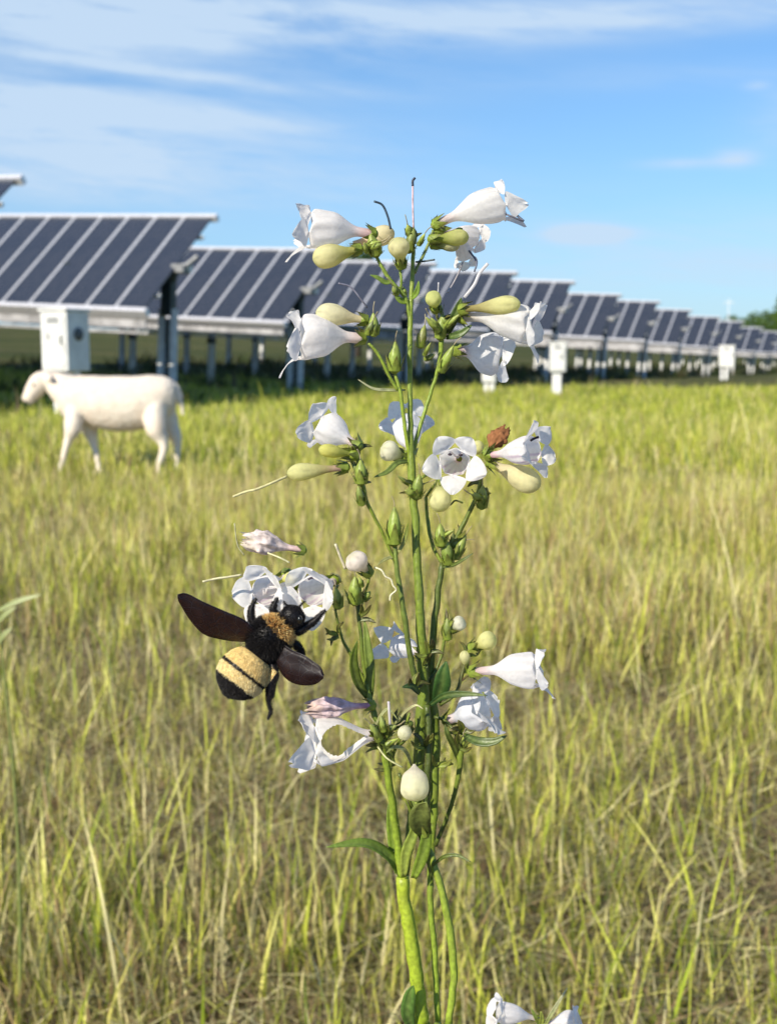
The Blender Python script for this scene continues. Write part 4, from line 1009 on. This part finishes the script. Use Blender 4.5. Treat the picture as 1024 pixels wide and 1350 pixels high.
    # wings
    m, nt, out = mat('bee_wing'); L = nt.links.new
    bs = N(nt, 'ShaderNodeBsdfPrincipled'); bs.inputs['Base Color'].default_value = (.010, .004, .006, 1); bs.inputs['Roughness'].default_value = .5
    bs.inputs['Coat Weight'].default_value = .1
    tr = N(nt, 'ShaderNodeBsdfTransparent'); tr.inputs[0].default_value = (.36, .22, .26, 1)
    tc = N(nt, 'ShaderNodeTexCoord'); vz = N(nt, 'ShaderNodeTexVoronoi', feature='DISTANCE_TO_EDGE'); vz.inputs['Scale'].default_value = 330; L(tc.outputs['Object'], vz.inputs['Vector'])
    mr = N(nt, 'ShaderNodeMapRange'); mr.inputs[1].default_value = 0; mr.inputs[2].default_value = .05; mr.inputs[3].default_value = .05; mr.inputs[4].default_value = .48; L(vz.outputs['Distance'], mr.inputs[0])
    ms = N(nt, 'ShaderNodeMixShader'); L(mr.outputs[0], ms.inputs[0]); L(bs.outputs[0], ms.inputs[1]); L(tr.outputs[0], ms.inputs[2]); L(ms.outputs[0], out.inputs[0])
    def wing(lead, trail, name, lab):
        a = cr(lead, 6); b_ = cr(trail, 6); w = MB(); prev = None
        for i in range(len(a)):
            pa, pb = Vector(B(*a[i])), Vector(B(*b_[i])); row = []
            for j in range(9):
                t = j / 8; p = pa.lerp(pb, t); p = p - FW * (math.sin(t * math.pi * 3 + i * .15) * .00018 + math.sin(t * math.pi) * .0007)
                row.append(w.vert(p))
            if prev:
                for j in range(8): w.f.append([prev[j], prev[j + 1], row[j + 1], row[j]])
            prev = row
        o = w.build(name, m, root); o['label'] = lab
        s = o.modifiers.new('t', 'SOLIDIFY'); s.thickness = .00006
        # veins
        vb = MB(); vb.col = (.02, .01, .01); vb.tube([B(*p) for p in a], [.00022 - .0001 * i / len(a) for i in range(len(a))], 6)
        for f_ in (.35, .65):
            pts = [Vector(B(*a[i])).lerp(Vector(B(*b_[i])), f_ * (.4 + .6 * i / len(a))) - FW * .0003 for i in range(len(a) - 3)]
            vb.tube(pts, .00007, 5)
        vb.build('vein', M['beebody'], o)
    wing([(342, 836, -3), (322, 818, -5), (295, 806, -7), (268, 794, -9), (246, 783, -10), (234, 784, -11)], [(330, 846, -1), (312, 846, -2), (290, 843, -3), (268, 836, -5), (250, 817, -7), (235, 792, -10)], 'wing', 'left wing, raised')
    wing([(336, 840, -1), (322, 836, -3), (306, 838, -4), (290, 840, -5), (282, 842, -6)], [(334, 858, 1), (322, 856, 0), (306, 853, -1), (292, 848, -3), (284, 844, -5)], 'hind_wing', None) if False else None
    wing([(374, 850, -4), (386, 858, -6), (400, 864, -8), (412, 872, -9), (422, 880, -10), (427, 890, -10)], [(364, 874, -3), (372, 890, -4), (384, 900, -5), (400, 904, -7), (416, 902, -8), (426, 895, -10)], 'wing', 'right wing, lowered')
bee()

# ------------------------------------------------------------------ light and sky
SUN_EL = R(32); SUN_AZ = R(180 + 42)          # azimuth clockwise from +Y: behind the camera, to its left
sdir = Vector((math.sin(SUN_AZ) * math.cos(SUN_EL), math.cos(SUN_AZ) * math.cos(SUN_EL), math.sin(SUN_EL)))
sl = D.lights.new('sun', 'SUN'); sl.energy = 5.0; sl.angle = R(.5); sl.color = (1, .91, .75)
so = D.objects.new('sun', sl); col.objects.link(so); so.rotation_euler = (-sdir).to_track_quat('-Z', 'Y').to_euler(); so.location = (0, 0, 30)
w = D.worlds.new('World'); scene.world = w; w.use_nodes = True; nt = w.node_tree; nt.nodes.clear(); L = nt.links.new
out = N(nt, 'ShaderNodeOutputWorld'); bg = N(nt, 'ShaderNodeBackground'); bg.inputs['Strength'].default_value = .10
sky = N(nt, 'ShaderNodeTexSky', sky_type='NISHITA'); sky.sun_disc = False; sky.sun_elevation = SUN_EL; sky.sun_rotation = SUN_AZ; sky.air_density = 1.0; sky.dust_density = .1; sky.ozone_density = 3.5
tc = N(nt, 'ShaderNodeTexCoord'); sp = N(nt, 'ShaderNodeSeparateXYZ'); L(tc.outputs['Generated'], sp.inputs[0])
def MA(op, a, b=None, c=None):
    n = N(nt, 'ShaderNodeMath', operation=op)
    for i, v_ in enumerate((a, b, c)):
        if v_ is None: continue
        if isinstance(v_, (int, float)): n.inputs[i].default_value = v_
        else: L(v_, n.inputs[i])
    return n.outputs[0]
az = MA('ARCTAN2', sp.outputs['X'], sp.outputs['Y']); el = MA('ARCSINE', sp.outputs['Z'])
def combo(x, y):
    c = N(nt, 'ShaderNodeCombineXYZ'); L(x, c.inputs[0]); L(y, c.inputs[1]); return c.outputs[0]
def NZ(vec, sc, det=6, ro=.6, dist=0.):
    n = N(nt, 'ShaderNodeTexNoise'); n.inputs['Scale'].default_value = sc; n.inputs['Detail'].default_value = det; n.inputs['Roughness'].default_value = ro; n.inputs['Distortion'].default_value = dist; L(vec, n.inputs['Vector']); return n.outputs['Fac']
elt = MA('ADD', el, MA('MULTIPLY', az, .09))          # streaks tilt slightly
streak = NZ(combo(MA('MULTIPLY', az, 1.6), MA('MULTIPLY', elt, 11)), 2.2, 7, .62, .6)
fine = NZ(combo(MA('MULTIPLY', az, 4), MA('MULTIPLY', elt, 26)), 3.0, 8, .65, .3)
def gauss(a0, e0, sa, se, tilt=0.):
    da_ = MA('DIVIDE', MA('SUBTRACT', az, a0), sa); e_ = MA('SUBTRACT', MA('SUBTRACT', el, e0), MA('MULTIPLY', MA('SUBTRACT', az, a0), tilt)); de = MA('DIVIDE', e_, se)
    return MA('EXPONENT', MA('MULTIPLY', MA('ADD', MA('MULTIPLY', da_, da_), MA('MULTIPLY', de, de)), -1.0))
def pxa(px): return math.atan((px - 512) / FPX)
def pye(py): return math.atan((675 - py) / FPX) - PITCH
def add(*t):
    r = t[0]
    for u in t[1:]: r = MA('ADD', r, u)
    return r
S_ = lambda g, k: MA('MULTIPLY', g, k)
tex = MA('ADD', MA('MULTIPLY', streak, 1.1), MA('MULTIPLY', fine, .55))
tex = N(nt, 'ShaderNodeMapRange'); L(MA('ADD', MA('MULTIPLY', streak, .7), MA('MULTIPLY', fine, .4)), tex.inputs[0]); tex.inputs[1].default_value = .40; tex.inputs[2].default_value = .72
tex = tex.outputs[0]
mask = add(S_(gauss(pxa(60), pye(45), .26, .024, -.03), 1.0), S_(gauss(pxa(300), pye(30), .2, .018, -.02), .8), S_(gauss(pxa(720), pye(35), .22, .012, .0), .8),
           S_(gauss(pxa(30), pye(155), .20, .034, -.05), 1.25), S_(gauss(pxa(220), pye(100), .14, .006, -.08), .7), S_(gauss(pxa(280), pye(160), .12, .010, -.06), .5), S_(gauss(pxa(40), pye(235), .22, .03), .8),
           S_(gauss(pxa(1040), pye(175), .04, .022), .7), S_(gauss(pxa(900), pye(345), .22, .03), .75), S_(gauss(pxa(620), pye(15), .35, .014), .6), S_(gauss(pxa(800), pye(110), .25, .01), .2), S_(gauss(pxa(450), pye(255), .2, .02), .25))
cl = MA('MULTIPLY', mask, MA('ADD', MA('MULTIPLY', tex, 1.05), .16))
puff = add(S_(gauss(pxa(765), pye(311), .026, .006), 2.4), S_(gauss(pxa(958), pye(217), .016, .006), .7), S_(gauss(pxa(885), pye(221), .03, .004), .5), S_(gauss(pxa(205), pye(205), .03, .003), .15), S_(gauss(pxa(980), pye(127), .01, .003), .35))
puff = MA('MULTIPLY', puff, MA('ADD', MA('MULTIPLY', fine, 2.2), .0))
cl = MA('ADD', cl, puff)
cl = MA('ADD', cl, MA('MULTIPLY', MA('EXPONENT', MA('DIVIDE', MA('ABSOLUTE', el), -.09)), .22))
clamp = N(nt, 'ShaderNodeClamp'); L(cl, clamp.inputs[0]); clamp.inputs[2].default_value = .9
mx = N(nt, 'ShaderNodeMix', data_type='RGBA'); L(clamp.outputs[0], mx.inputs[0]); 
hzf = MA('MULTIPLY', MA('EXPONENT', MA('DIVIDE', MA('ABSOLUTE', el), -.13)), .62)
tint = N(nt, 'ShaderNodeMix', data_type='RGBA', blend_type='MULTIPLY'); tint.inputs[0].default_value = 1; L(sky.outputs[0], tint.inputs[6]); tint.inputs[7].default_value = (.70, .97, 1.16, 1)
hm = N(nt, 'ShaderNodeMix', data_type='RGBA'); L(hzf, hm.inputs[0]); L(tint.outputs[2], hm.inputs[6]); hm.inputs[7].default_value = (2.4, 3.55, 5.3, 1)
L(hm.outputs[2], mx.inputs[6]); mx.inputs[7].default_value = (4.5, 5.7, 7.1, 1)
L(mx.outputs[2], bg.inputs['Color']); L(bg.outputs[0], out.inputs[0])
vs = scene.view_settings; vs.view_transform = 'Standard'; vs.look = 'None'; vs.exposure = .4; vs.gamma = 1
scene.cycles.max_bounces = 8; scene.cycles.transparent_max_bounces = 8
